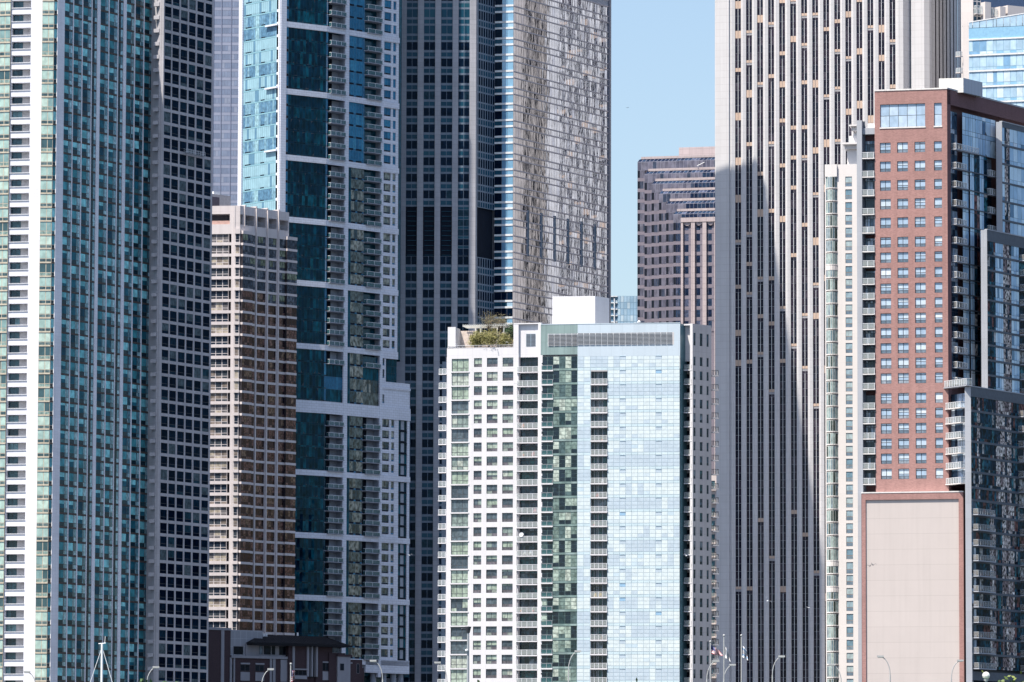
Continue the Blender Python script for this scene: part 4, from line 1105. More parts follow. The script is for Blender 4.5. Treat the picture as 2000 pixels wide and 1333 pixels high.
    for k in range(1, n):
        z = z0-(k)*dz-.02*dz
        balcony(B, Fs, 0, Fs.L, z, .7, wh, M['white_metal'], M['rail_glass'], .3, .24, 1.1, post=.9)
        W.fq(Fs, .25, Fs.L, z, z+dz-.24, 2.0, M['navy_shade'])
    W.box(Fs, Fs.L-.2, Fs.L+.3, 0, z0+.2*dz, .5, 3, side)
    # taller white part with its recess of balconies
    zt2 = FL.Z(1030, 633.5)
    W.box(FL, U(1002.8), U(1012.6), zt2-13, zt2, -.02, 1.2, wh)
    rec0, rec1 = U(1013), U(1051.5)
    W.box(FL, rec0-.05, rec1+.3, z0+.05*dz, zt2, .55, 1.5, wh)
    W.box(FL, U(1051.5), U(1057.3), 0, zt2+.15, -.35, 1.2, wh)
    W.box(FL, U(1002.8), U(1057.3), zt2, zt2+.25, -.05, 1.6, wh)
    window(B, FL, U(1026.5), U(1045), FL.Z(1035, 676.5), FL.Z(1035, 652), .5, 2, [(1, M['vent'], .5)], frb, None, .08)
    W.fq(FL, rec0, rec1, zl, z0+.1*dz, 2.2, teal)
    for k in range(n):
        zt = z0-k*dz; zb = zt-dz
        window(B, FL, rec0+.1, rec1-.1, zb, zt-.15, 1.9, [0, .25, .48, .75, 1], [(.8, room, None), (.2, room, None)], dkf, None, .12, .01, vary=.45)
        balcony(B, FL, rec0-.35, rec1+.1, zb, .35, wh, M['white_metal'], M['rail_glass'], 0, .24, 1.15, post=1.1)
        W.box(FL, rec0, rec1, zb-.24, zb, 0, 1.9, wh)
    W.box(FL, U(1009.5), rec0, zl, z0+.3*dz, -.0, 2.2, wh)
    # glass block, standing a little proud
    g0 = plan(1056, 700, pts[2][1]-.9, [(1128, 700, -.19), (1328.3, 700, -.14)]); G1, G2 = Face(g0[0], g0[1]), Face(g0[1], g0[2])
    gtop = G2.Z(1200, 633); V1 = lambda x: G1.U(x, 710); V2 = lambda x: G2.U(x, 710)
    lz1, lz0 = G2.Z(1200, 650.3), G2.Z(1200, 674.5); l1, l0 = G1.Z(1100, 652), G1.Z(1100, 676.5)
    W.fq(G1, 0, G1.L, l1, gtop, 0, topg); W.fq(G2, 0, G2.L, lz1, gtop, 0, top_p)
    W.box(G1, 0, G1.L, gtop, gtop+.15, -.05, 1, top_p); W.box(G2, 0, G2.L, gtop, gtop+.15, -.05, 1, top_p)
    W.fq(G1, 0, G1.L, G1.Z(1100, 693), l0, 0, topg)
    W.fq(G2, 0, G2.L, z0, lz0, 0, top_p)
    for i in range(23):
        F, a, b = (G1, V1(1070+11.6*i), V1(1070+11.6*(i+1))) if i < 5 else (G2, V2(1070+11.6*i-.3), V2(1070+11.6*(i+1)-.3))
        if i > 20: continue
        lv = MB(); za, zb = (l0, l1) if i < 5 else (lz0, lz1)
        lv.fq(F, a, b, za, zb, -.02, M['white_metal']); lv.fq(F, a+.1, b-.04, za+.1, zb-.05, -.05, M['vent'])
        nn = 9
        for j in range(nn): zz = za+.12+(zb-za-.2)*j/nn; lv.quad((F.P(a+.1, zz, -.16), F.P(b-.04, zz, -.16), F.P(b-.04, zz+.2, -.06), F.P(a+.1, zz+.2, -.06)), M['vent'])
        B.add('louver', lv, 1)
    W.fq(G1, 0, V1(1070), l0, l1, .0, topg); W.fq(G2, V2(1316.5), G2.L, lz0, lz1, 0, top_p)
    zg, dg = z0+.02*dz, dz
    gx = [1057.5, 1069.5, 1080.5, 1092.3, 1104.2, 1115.8, 1127.5]
    for k in range(n):
        zt = zg-k*dg; zb = zt-dg
        # green part
        open_ = k > 0
        r0 = rg.random()
        mb = MB(); mb.fq(G1, 0, G1.L, zb, zt, .05, frg)
        for i in range(6):
            a, b = V1(gx[i])+.05, V1(gx[i+1])-.04
            for j in range(3):
                q0, q1 = zb+.5+(dg-.5)*j/3, zb+.5+(dg-.5)*(j+1)/3
                if j == 0: lit_ = (i in (2, 4) and rg.random() < .8) or rg.random() < (.6 if r0 > .5 else .22); tone = rg.uniform(.42, .82); dk_ = rg.choice((.05, .1, .25, .86, .9, .95)); lit_ = lit_ and (i > 1 or rg.random() < .4)
                rr = tone if (lit_ and not (j == 0 and rg.random() < .4)) else dk_
                mb.fq(G1, a, b, q0+.05, q1-.03, .02, green, rr, .01, rg)
            if i > 1: mb.fq(G1, a-.05, b+.04, zb+.04, zb+.46, -.06, gsp, rg.random())
        B.add('window', mb, 20)
        if open_ or True:
            balcony(B, G1, V1(1057.5), V1(1080.5), zb+.16, .25, wh, M['grey_metal'], M['rail_glass_teal'], 0, .3, 1.05, post=1.4, add=True)
        # pale blue part left of the stack
        def paleband(a, b, nn, runs):
            mb = MB(); mb.fq(G2, a, b, zb, zt, .04, frb)
            mode = rg.choice((0, 0, 1, 2, 2)); cur = rg.random() < .5
            for i in range(nn):
                u0, u1 = a+(b-a)*i/nn+.04, a+(b-a)*(i+1)/nn-.03
                if mode == 2 and rg.random() < .22: cur = not cur
                lightc = (mode == 0) or (mode == 2 and cur)
                if rg.random() < .05: lightc = not lightc
                op = nn > 6 and i in (2, 8)
                for j in range(3):
                    q0, q1 = zb+.62+(dg-.62)*j/3, zb+.62+(dg-.62)*(j+1)/3
                    rr = rg.uniform(.46, .95) if lightc else rg.uniform(0, .44)
                    if lightc and j == 0 and rg.random() < .15: rr = .3
                    if op and j == 2: rr = .985 if rg.random() < .18 else .1
                    if op and j == 2: mb.box(G2, u0-.02, u1+.02, q1-.1, q1-.02, -.05, 0, frb)
                    mb.fq(G2, u0, u1, q0+.03, q1-.02, .01, pale, rr, .006, rg)
            for i in range(nn): u0, u1 = a+(b-a)*i/nn+.04, a+(b-a)*(i+1)/nn-.03; mb.fq(G2, u0, u1, zb+.03, zb+.58, -.01, psp, rg.random())
            B.add('window', mb, 30+nn)
        paleband(0, V2(1153), 2, 0)
        if k == 0: paleband(V2(1153), V2(1187), 3, 0)
        else:
            a, b = V2(1154), V2(1186.5)
            P = G2.P
            W.fq(G2, V2(1153), a, zb, zt, 0, frb); W.fq(G2, b, V2(1187), zb, zt, 0, frb)
            window(B, G2, a, b, zb, zt-.2, 1.6, [0, .17, .33, .42, .66, 1], [(1, room, None)], plain_wallgrey, None, .14, .01, vary=.5)
            W.quad((P(a, zb, 0), P(a, zb, 1.6), P(a, zt, 1.6), P(a, zt, 0)), side); W.quad((P(b, zb, 1.6), P(b, zb, 0), P(b, zt, 0), P(b, zt, 1.6)), side)
            balcony(B, G2, a-.05, b+.05, zb+.12, .3, wh, M['white_metal'], M['rail_glass'], 0, .3, 1.1, post=1.0)
            W.box(G2, a, b, zb-.18, zb+.1, 0, 1.6, side); W.box(G2, a, b, zt-.25, zt, 0, 1.6, side)
        paleband(V2(1187), V2(1327.5), 12, 1)
    # right hand notch and shaded flank
    e = g0[2]
    Ge = Face(e, plan(1328.3, 700, e[1], [(1333.5, 700, 4)])[1])
    W.fq(Ge, 0, Ge.L, 0, gtop, 0, teal)
    s0 = plan(1352.3, 700, e[1]+1.6, [(1389.5, 700, 1.12)]); FS = Face(*s0)
    st = FS.Z(1353, 632.5); X = lambda x: FS.U(x, 690)
    Fn = Face(Ge.b, s0[0])
    W.fq(Fn, 0, Fn.L, z0-.3*dz, st, 1.6, wh); W.box(Fn, Fn.L-.55, Fn.L+.05, 0, st, 0, .6, wh)
    W.quad((Fn.P(0, 0, 0), Fn.P(.2, 0, 3.2), Fn.P(.2, st, 3.2), Fn.P(0, st, 0)), teal)
    W.box(Fn, 0, Fn.L, st-.3, st+.02, .6, 3, wh)
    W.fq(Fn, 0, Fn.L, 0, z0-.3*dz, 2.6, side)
    sill = MB()
    for k in range(0, n):
        z = z0-.93*dz-k*dz
        balcony(B, Fn, .25, Fn.L-.1, z, .05, wh, M['grey_metal'], M['rail_glass'], 0, .24, 1.1, post=1.6, sides=False)
        W.box(Fn, .2, Fn.L-.1, z-.2, z, 0, 2.6, side); W.fq(Fn, .2, Fn.L*.45, z, z+2.3, 2.5, M['shade_black'])
    holes = []
    zs0, dzs = FS.Z(1370, 698.5), dz
    rows = [(FS.Z(1370, 676.5), FS.Z(1370, 652))]+[(zs0-k*dzs-.62*dzs, zs0-k*dzs) for k in range(n)]
    for (zb, zt) in rows:
        for (a, b) in ((1354.6, 1358.7), (1366.8, 1372.3), (1380.2, 1384.3)):
            holes.append((X(a), X(b), zb, zt, .2)); window(B, FS, X(a), X(b), zb, zt, .18, 1, [(.3, room, .1), (.7, room, None)], M['dark_metal'], None, .05)
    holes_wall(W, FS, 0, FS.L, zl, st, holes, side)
    Fb = Face((s0[1][0]+.05, s0[1][1]+.3), (s0[1][0]+1.35, s0[1][1]+1.0))
    for k in range(0, n): balcony(B, Fb, 0, Fb.L, z0-k*dz-1.2*dz, .8, side, M['dark_metal'], M['rail_mesh'], .2, .25, 1.1, post=.6)
    for F in (FL, G1, G2, FS, Fn): W.fq(F, 0, F.L, 0, zl, 0, wh)
    # bodies
    bk = 20
    W.prism([(pts[0][0]+.05, pts[0][1]+2.4), (pts[2][0], pts[2][1]+2.6), (pts[2][0]+.3, pts[2][1]+bk), (pts[0][0]+1.5, pts[0][1]+bk)], 0, ztop-.1, wh, M['roof'])
    W.quad((FL.P(0, 0, 0), (pts[0][0]+.05, pts[0][1]+2.4, 0), (pts[0][0]+.05, pts[0][1]+2.4, ztop), FL.P(0, ztop, 0)), wh)
    W.fq(FL, 0, U(1003), ztop-.1, ztop, .0, wh); W.box(FL, 0, U(1003), ztop-.15, ztop+.02, .0, 2.6, wh)
    u1003 = FL.P(U(1003), 0)
    W.prism([(u1003[0], u1003[1]+3.0), (pts[2][0]-.3, pts[2][1]+2.6), (g0[1][0], g0[1][1]+2.4), (Fn.P(0, 0)[0], Fn.P(0, 0, 3.0)[1]), (s0[0][0], s0[0][1]+3.4), (s0[1][0]-.3, s0[1][1]+.8), (s0[1][0]-1, s0[1][1]+bk-5), (u1003[0]+.3, u1003[1]+bk)], 0, min(st, gtop)-.1, wh, M['roof'])
    W.box(G1, -.1, .4, 0, gtop, .02, 2.4, wh)
    # white plant room on the roof
    pp = plan(1079, 610, Y0+6, [(1162.3, 610, -.13), (1190, 610, 1.46)]); A1, A2 = Face(pp[0], pp[1]), Face(pp[1], pp[2]); pr = MB()
    zp = A1.Z(1100, 579.3); pw = wall_mat('smooth_white_render', (.78, .75, .71), .8, .93, 2.1, 60, 0, .04, .01, .06)
    pr.prism([pp[0], pp[1], pp[2], (pp[2][0]-9, pp[2][1]+5), (pp[0][0]+1, pp[0][1]+9)], gtop-.3, zp, pw, M['roof']); link('plant_room', pr, B.e)
    cw = MB(); c = G2.P(G2.U(1245, 630), gtop, 3); cw.tube((c[0], c[1], gtop-.2), (c[0], c[1], gtop+.5), .25, .25, M['white_metal'], 10); cw.tube((c[0], c[1], gtop+.5), (c[0], c[1], gtop+.7), .45, .45, M['white_metal'], 12)
    cw.tube((c[0], c[1], gtop+.7), (c[0], c[1], gtop+1.0), .4, .1, M['white_metal'], 12); link('roof_cowl', cw, B.e)
    # terrace walls and rail
    tw = plain('terrace_beige_wall', (.6, .5, .44), .85)
    T = B.S('terrace_wall')
    T.box(FL, U(873.8), U(889), ztop, FL.Z(880, 639), .3, .7, wh); T.box(FL, U(873.8), U(874.6), ztop, FL.Z(880, 639), .7, 4.5, wh); T.box(FL, U(888.2), U(889), ztop, FL.Z(880, 639.5), .7, 5, wh)
    T.box(FL, U(889), U(916.5), ztop, FL.Z(900, 642.5), 5, 5.4, tw); T.box(FL, U(916.5), U(1004), ztop, FL.Z(900, 644), 7, 7.4, tw)
    rl = MB()
    for hh in (.5, 1.0): rl.box(FL, U(875), U(1002.5), ztop+hh*.45, ztop+hh*.45+.06, .1, .16, M['dark_metal'] if hh < .9 else M['white_metal'])
    for i in range(15): u = U(875)+(U(1002)-U(875))*i/14; rl.box(FL, u, u+.06, ztop, ztop+.5, .1, .16, M['grey_metal'])
    link('terrace_railing', rl, B.e)
    B.done()
    # ---- garden things standing on the terrace
    pg = MB(); zpg = FL.Z(920, 636); G_ = plain('white_painted_wood', (.75, .72, .66), .7)
    for i in range(9): pg.box(FL, U(899), U(984), zpg, zpg+.22, 2.2+i*.55, 2.28+i*.55, G_)
    for i in range(22): u = U(900)+(U(983)-U(900))*i/21; pg.box(FL, u, u+.07, zpg+.22, zpg+.42, 1.8, 7, G_)
    e_ = empty('pergola', FL.P(U(940), ztop, 4), 'white slatted wooden pergola on the rooftop garden terrace', 'pergola')
    link('pergola_roof', pg, e_)
    for (x, d) in ((933, 2.4), (978, 2.4), (915, 6.6), (957, 6.6)):
        q = MB(); q.box(FL, U(x), U(x)+.25, ztop-.1, zpg, d, d+.25, G_); link('post', q, e_)
    spec = [(935, 2.0, 3.9, 1.6, 0, 'wispy multi-stemmed tree nearest the beige terrace wall'), (949, 3.0, 6.6, 1.9, 1, 'tall sparse tree rising above the left of the pergola'),
            (972, 3.2, 6.2, 2.0, 1, 'tall sparse brownish tree rising above the right of the pergola'), (958, 1.6, 4.0, 1.9, 0, 'yellow-green bushy tree in the middle of the terrace'),
            (995, 2.6, 5.4, 1.5, 2, 'dark green dense tree against the white wall of the terrace'), (925, 1.5, 3.0, 1.2, 0, 'low yellow-green shrub at the left of the terrace planting'),
            (984, 1.4, 3.1, 1.2, 0, 'small shrub just left of the dark green terrace tree')]
    for (x, d, h, r, kd, lab) in spec:
        p = FL.P(U(x), ztop, d); tree(p, h*(1.22 if kd == 1 else 1.05), r*1.2, kd, lab, 'trees and shrubs of the rooftop garden', {0: 3000, 1: 1300, 2: 2600}[kd], leaf=.12, trunk={0: .2, 1: .45, 2: .25}[kd])
    tb = MB(); p = Vector(FL.P(U(988), ztop, 1.0)); tb.tube(p, p+Vector((0, 0, 1.1)), .05, .05, M['grey_metal'], 6); tb.tube(p+Vector((0, 0, 1.1)), p+Vector((0, 0, 1.25)), .5, .35, M['white_metal'], 10)
    tag(link('patio_heater', tb), 'small white topped patio heater by the terrace rail', 'heater')
    # things on the balconies
    def on(F, x, row, d, mk, name, lab, cat, grp=None):
        z = z0-row*dz-dz+.14; u = F.U(x, 900); mb = MB(); mk(mb, F, u, z, d); tag(link(name, mb), lab, cat, grp)
    colr = {c: plain('plastic_'+c, v, .5) for c, v in dict(yellow=(.75, .5, .04), orange=(.7, .22, .05), red=(.5, .05, .05), white=(.75, .75, .72), teal=(.1, .35, .38), wood=(.3, .17, .08), leaf=(.05, .12, .03), pink=(.6, .25, .3)).items()}
    def chair(c):
        def mk(mb, F, u, z, d):
            mb.box(F, u, u+.5, z+.38, z+.45, d, d+.5, colr[c]); mb.box(F, u, u+.5, z+.45, z+.95, d+.45, d+.52, colr[c])
            for (a, b) in ((0, 0), (.45, 0), (0, .45), (.45, .45)): mb.box(F, u+a, u+a+.05, z, z+.38, d+b, d+b+.05, colr[c])
            mb.box(F, u, u+.05, z+.6, z+.65, d, d+.5, colr[c]); mb.box(F, u+.45, u+.5, z+.6, z+.65, d, d+.5, colr[c])
        return mk
    def table(c):
        def mk(mb, F, u, z, d):
            mb.box(F, u, u+.7, z+.68, z+.73, d, d+.7, colr[c]); mb.box(F, u+.32, u+.38, z, z+.68, d+.32, d+.38, M['dark_metal']); mb.box(F, u+.15, u+.55, z, z+.04, d+.15, d+.55, M['dark_metal'])
        return mk
    def pot(c):
        def mk(mb, F, u, z, d):
            p = Vector(F.P(u, z, d)); mb.tube(p, p+Vector((0, 0, .4)), .15, .22, colr[c], 8)
            rr = random.Random(int(u*10)+int(z))
            for i in range(60):
                q = p+Vector((rr.gauss(0, .16), rr.gauss(0, .16), .45+abs(rr.gauss(0, .25)))); v = Vector((rr.uniform(-1, 1), rr.uniform(-1, 1), rr.uniform(-.5, 1))).normalized()*.09; w_ = v.orthogonal().normalized()*.05
                mb.quad((q-v, q+w_, q+v, q-w_), colr['leaf'])
        return mk
    def dish(mb, F, u, z, d):
        p = Vector(F.P(u, z+1.3, d)); nn = Vector((-.35, -1, .35)).normalized(); x = nn.orthogonal().normalized(); y = nn.cross(x); pr_ = [p+nn*.0]
        R1 = [p+nn*.08+(x*math.cos(t)+y*math.sin(t))*.3 for t in [2*PI*i/16 for i in range(16)]]; R2 = [p+nn*.2+(x*math.cos(t)+y*math.sin(t))*.52 for t in [2*PI*i/16 for i in range(16)]]
        for i in range(16):
            j = (i+1) % 16; mb.quad((R1[i], R1[j], R2[j], R2[i]), M['white_metal']); mb.quad((p, R1[j], R1[i]), M['white_metal'])
        mb.tube(p, Vector(F.P(u, z, d)), .03, .03, M['grey_metal'], 6); mb.tube(p, p+nn*.6, .02, .02, M['grey_metal'], 5)
    on(FL, 1019, 12, -.05, dish, 'satellite_dish', 'round white satellite dish on a balcony of the white building', 'dish')
    S_ = [(G2, 1160, 16, .4, chair('yellow'), 'patio_chair', 'left of two yellow patio chairs on a balcony of the pale blue stack', 'chair'),
          (G2, 1170, 16, .4, chair('yellow'), 'patio_chair', 'right of two yellow patio chairs on a balcony of the pale blue stack', 'chair'),
          (FL, 1018, 4, .3, chair('orange'), 'patio_chair', 'bright orange patio chair at the left of a white balcony', 'chair'),
          (FL, 1038, 6, .3, chair('red'), 'patio_chair', 'red patio chair on an upper balcony of the white recess', 'chair'),
          (FL, 1022, 13, .3, chair('white'), 'patio_chair', 'white patio chair below the satellite dish, left one', 'chair'),
          (FL, 1033, 13, .3, chair('white'), 'patio_chair', 'white patio chair below the satellite dish, right one', 'chair'),
          (G2, 1163, 3, .4, chair('teal'), 'patio_chair', 'turquoise patio chair on a high balcony of the pale blue stack', 'chair'),
          (G2, 1164, 9, .4, chair('red'), 'patio_chair', 'red patio chair halfway down the pale blue balcony stack', 'chair'),
          (G2, 1174, 8, .4, chair('white'), 'patio_chair', 'white patio chair one floor above the red one in the pale blue stack', 'chair'),
          (G2, 1162, 15, .4, table('white'), 'patio_table', 'white patio table on the balcony above the two yellow chairs', 'table'),
          (FL, 1028, 17, .3, table('wood'), 'patio_table', 'brown wooden patio table on a lower balcony of the white recess', 'table'),
          (FL, 1018, 17, .3, pot('orange'), 'potted_plant', 'plant in an orange pot beside the brown patio table', 'plant'),
          (FL, 1042, 17, .3, pot('red'), 'potted_plant', 'plant in a red pot right of the brown patio table', 'plant'),
          (FL, 1022, 6, .3, pot('orange'), 'potted_plant', 'potted plant left of the red chair on an upper balcony', 'plant'),
          (G2, 1176, 5, .4, pot('orange'), 'potted_plant', 'plant in an orange pot high in the pale blue balcony stack', 'plant'),
          (G2, 1160, 11, .4, pot('red'), 'potted_plant', 'plant in a red pot in the middle of the pale blue balcony stack', 'plant'),
          (FL, 1042, 10, .3, chair('pink'), 'patio_chair', 'pink patio chair two floors above the satellite dish', 'chair'),
          (G2, 1173, 19, .4, chair('wood'), 'patio_chair', 'brown wooden patio chair low in the pale blue balcony stack', 'chair')]
    for (F, x, r, d, mk, nm, lab, cat) in S_: on(F, x, r, d, mk, nm, lab, cat, 'furniture and plants on the balconies')

plain_wallgrey = plain('balcony_grey_wall', (.40, .42, .45), .7)

# ------------------------------------------------------------------ trees
def leaf_mat(name, cols):
    mt, t, p = new_mat(name); L = t.links.new
    a = N(t, 'Attribute'); a.attribute_name = 'rnd'; r = N(t, 'ValToRGB')
    r.color_ramp.elements[0].color = (*cols[0], 1); r.color_ramp.elements[1].color = (*cols[-1], 1)
    if len(cols) > 2: e = r.color_ramp.elements.new(.5); e.color = (*cols[1], 1)
    L(a.outputs['Fac'], r.inputs[0]); L(r.outputs[0], p.inputs['Base Color']); p.inputs['Roughness'].default_value = .6
    return mt
LEAF = [leaf_mat('olive_leaves', [(.12, .14, .05), (.22, .22, .08), (.34, .32, .12)]), leaf_mat('sparse_brown_leaves', [(.10, .09, .05), (.16, .14, .08), (.22, .22, .1)]),
        leaf_mat('deep_green_leaves', [(.015, .04, .015), (.03, .075, .03), (.06, .12, .04)]), leaf_mat('street_tree_leaves', [(.04, .08, .015), (.09, .14, .03), (.17, .21, .05)])]
BARK = plain('bark', (.16, .12, .09), .9)
def tree(p, h, r, kind, label, group, n=1500, leaf=.16, trunk=.35):
    rr = random.Random(int(p[0]*13+h*7)); e = empty('tree', p, label, 'tree', group)
    t = MB(); base = Vector(p); tips = []
    th = h*trunk
    t.path([base, base+Vector((rr.uniform(-.1, .1), 0, th*.6)), base+Vector((rr.uniform(-.2, .2), rr.uniform(-.2, .2), th))], [h*.022, h*.018, h*.015], BARK)
    top = base+Vector((0, 0, th))
    for i in range(9):
        a = 2*PI*i/9+rr.uniform(-.3, .3); k = rr.uniform(.35, 1)
        m1 = top+Vector((math.cos(a)*r*.4*k, math.sin(a)*r*.4*k, (h-th)*rr.uniform(.2, .5))); m2 = m1+Vector((math.cos(a)*r*.4*k, math.sin(a)*r*.4*k, (h-th)*rr.uniform(.15, .42)))
        t.path([top, m1, m2], [h*.011, h*.007, h*.003], BARK, 5); tips += [m1, (m1+m2)/2, m2, m2]
        for q in range(3):
            m3 = m1+(m2-m1)*rr.random()+Vector((rr.gauss(0, r*.25), rr.gauss(0, r*.25), rr.uniform(0, h*.12))); t.path([m1, m3], [h*.004, h*.002], BARK, 4); tips.append(m3)
    link('trunk', t, e)
    c = MB()
    sp = {1: .42, 2: .30}.get(kind, .30)
    for i in range(n):
        q = rr.choice(tips)+Vector((rr.gauss(0, r*sp*.7), rr.gauss(0, r*sp*.7), rr.gauss(0, r*sp*.75)))
        if kind == 0 or kind == 3:
            if rr.random() < .35: q.z = base.z+rr.uniform(.15, .6)*h; q.x = base.x+rr.gauss(0, r*.5); q.y = base.y+rr.gauss(0, r*.4)
        if q.z > base.z+h*1.03: continue
        v = Vector((rr.gauss(0, 1), rr.gauss(0, 1), rr.gauss(0, 1))).normalized(); w_ = v.orthogonal().normalized()
        s = leaf*rr.uniform(.6, 1.3)*(.7 if kind == 1 else 1)
        c.quad((q-v*s, q+w_*s*.6, q+v*s, q-w_*s*.6), LEAF[kind], rr.random())
    link('crown', c, e)
    return e

# ================================================================== narrow building glimpsed beside the tall white tower
def sliver_building():
    cr = wall_mat('buff_stone', (.62, .52, .45), .8); gl = glass_mat('buff_window', [(0, (.05, .12, .14)), (.6, (.1, .2, .22))]); 
    pts = plan(1375, 1000, 1260, [(1399.3, 1000, -.1)])
    B = Building('apartment_building', 'narrow buff building squeezed between the white building and the tall white tower', pts[0], 33); F = Face(*pts); H = F.Z(1392, 928)
    U = lambda x: F.U(x, 1000); W = B.S('wall'); holes = []
    dz = 3.2; k = 0
    while H-1.5-k*dz > 20:
        zt = H-1.4-k*dz; h = (U(1389.5), U(1396.5), zt-2.0, zt, .2); holes.append(h); window(B, F, *h[:4], .18, 1, [(.25, gl, .3), (.75, gl, None)], cr, None, .1)
        balcony(B, F, U(1387), U(1398.8), zt-2.2, .9, cr, M['dark_metal'], M['rail_mesh'], 0, .2, 1.05, post=.7); k += 1
    holes_wall(W, F, 0, F.L, 0, H, holes, cr)
    core(B, pts, [(pts[1][0], pts[1][1]+18), (pts[0][0], pts[0][1]+18)], 0, H, cr, .8)
    B.done()

# ================================================================== cream tower beside the brick one
def cream_tower():
    cr = wall_mat('warm_white_stucco', (.74, .68, .61), .85, .93, 6, 3.1, 0, .03, .015, .05)
    gl = glass_mat('sage_blind_glass', [(0, (.30, .38, .36)), (.25, (.05, .07, .06)), (.45, (.34, .42, .38)), (.65, (.14, .2, .22)), (.85, (.22, .28, .3))], rough=.06, clutter=.3)
    hi = glass_mat('pale_sash_glass', [(0, (.30, .40, .44)), (.4, (.38, .46, .46)), (.75, (.16, .26, .32))], rough=.08, clutter=.2); lo = glass_mat('grey_sash_glass', [(0, (.14, .19, .24)), (.6, (.19, .24, .28))], clutter=.2)
    fr = plain('white_window_frame', (.6, .6, .56)); tf = plain('tan_window_frame', (.35, .27, .22))
    pts = plan(1612, 340, 1120, [(1684, 340, -.18)])
    B = Building('apartment_tower', 'slim cream tower with a stack of curved bay windows beside the brick tower', pts[0], 34); F = Face(*pts)
    U = lambda x: F.U(x, 340); W = B.S('wall'); H = F.Z(1630, 322)
    z0, dz = F.Z(1657, 345.3), 0
    dz = (F.Z(1657, 345.3)-F.Z(1657, 345.3+25.1*30))/30
    skip = {7, 29}
    holes = []; zl = z0-41*dz
    for k in range(41):
        zt = z0-k*dz; big = k in (30, 31)
        h = (U(1650.8), U(1664), zt-(.9 if k == 30 else .78)*dz, zt, .15); holes.append(h)
        window(B, F, *h[:4], .13, 1, [(.38, lo, None), (.62, hi, None)], tf, None, .12)
    # curved bay
    ub0, ub1 = U(1612.6), U(1635)
    n = 5; arc = []
    for i in range(n+1):
        t = i/n; arc.append((ub0+(ub1-ub0)*t, -1.1*math.sin(PI*(.12+.76*t))+.35))
    faces = []
    for i in range(n):
        a = F.P(arc[i][0], 0, arc[i][1]); b = F.P(arc[i+1][0], 0, arc[i+1][1]); faces.append(Face(a[:2], b[:2]))
    for k in range(41):
        zt = z0+.06*dz-k*dz; solid = k in (8, 30, 31, 32) and k != 31
        if k in (8, 9): solid = k == 8
        mb = MB()
        for i, f in enumerate(faces):
            hgt = .86*dz if k not in (7, 30, 32) else .55*dz
            mb.fq(f, 0, f.L, zt-dz*.92, zt-dz*.92+hgt, 0, fr)
            mb.fq(f, .06, f.L-.05, zt-dz*.9, zt-dz*.92+hgt-.1, -.02, gl, B.rg.random())
            W.fq(f, 0, f.L, zt-dz, zt-dz*.92, -.08, cr)
            if hgt < .8*dz: W.fq(f, 0, f.L, zt-dz*.92+hgt, zt, -.05, cr)
            W.quad((f.P(0, zt-dz*.92, -.08), f.P(f.L, zt-dz*.92, -.08), f.P(f.L, zt-dz*.92, .3), f.P(0, zt-dz*.92, .3)), cr)
        B.add('bay_window', mb, 10)
    holes_wall(W, F, ub1, F.L, zl, H, holes, cr)
    W.box(F, 0, ub1, z0+.0*dz, H, -.5, 1, cr); W.box(F, -.1, .15, 0, H, -.2, 1, cr); W.fq(F, 0, F.L, 0, zl, -.02, cr)
    for f in faces: W.fq(f, 0, f.L, 0, zl, 0, cr)
    # upper setbacks with cornices
    W.box(F, U(1655.5), F.L, H-1, F.Z(1670, 262), 3, 9, cr)
    for (x0, y0, y1) in ((1643.5, 277, 280.5), (1657, 242.5, 245)):
        s = MB(); s.box(F, U(x0), F.L+.3, F.Z(1660, y1), F.Z(1660, y0), 1.2, 9.5, cr); s.box(F, U(x0+4), F.L+.3, F.Z(1660, y1+8), F.Z(1660, y1), 2.2, 9.5, cr); B.add('cornice', s, 3)
    W.box(F, U(1651), F.L, H-.5, F.Z(1660, 283), 3.4, 9, cr)
    W.box(F, U(1663), F.L+3, H, F.Z(1660, 246), 3.8, 9, cr); W.box(F, U(1690), F.L+4.5, H, F.Z(1660, 236), 5, 9, cr)
    core(B, pts, [(pts[1][0]+.5, pts[1][1]+18), (pts[0][0]+1.5, pts[0][1]+18)], 0, H-.1, cr, 1.4)
    B.done()
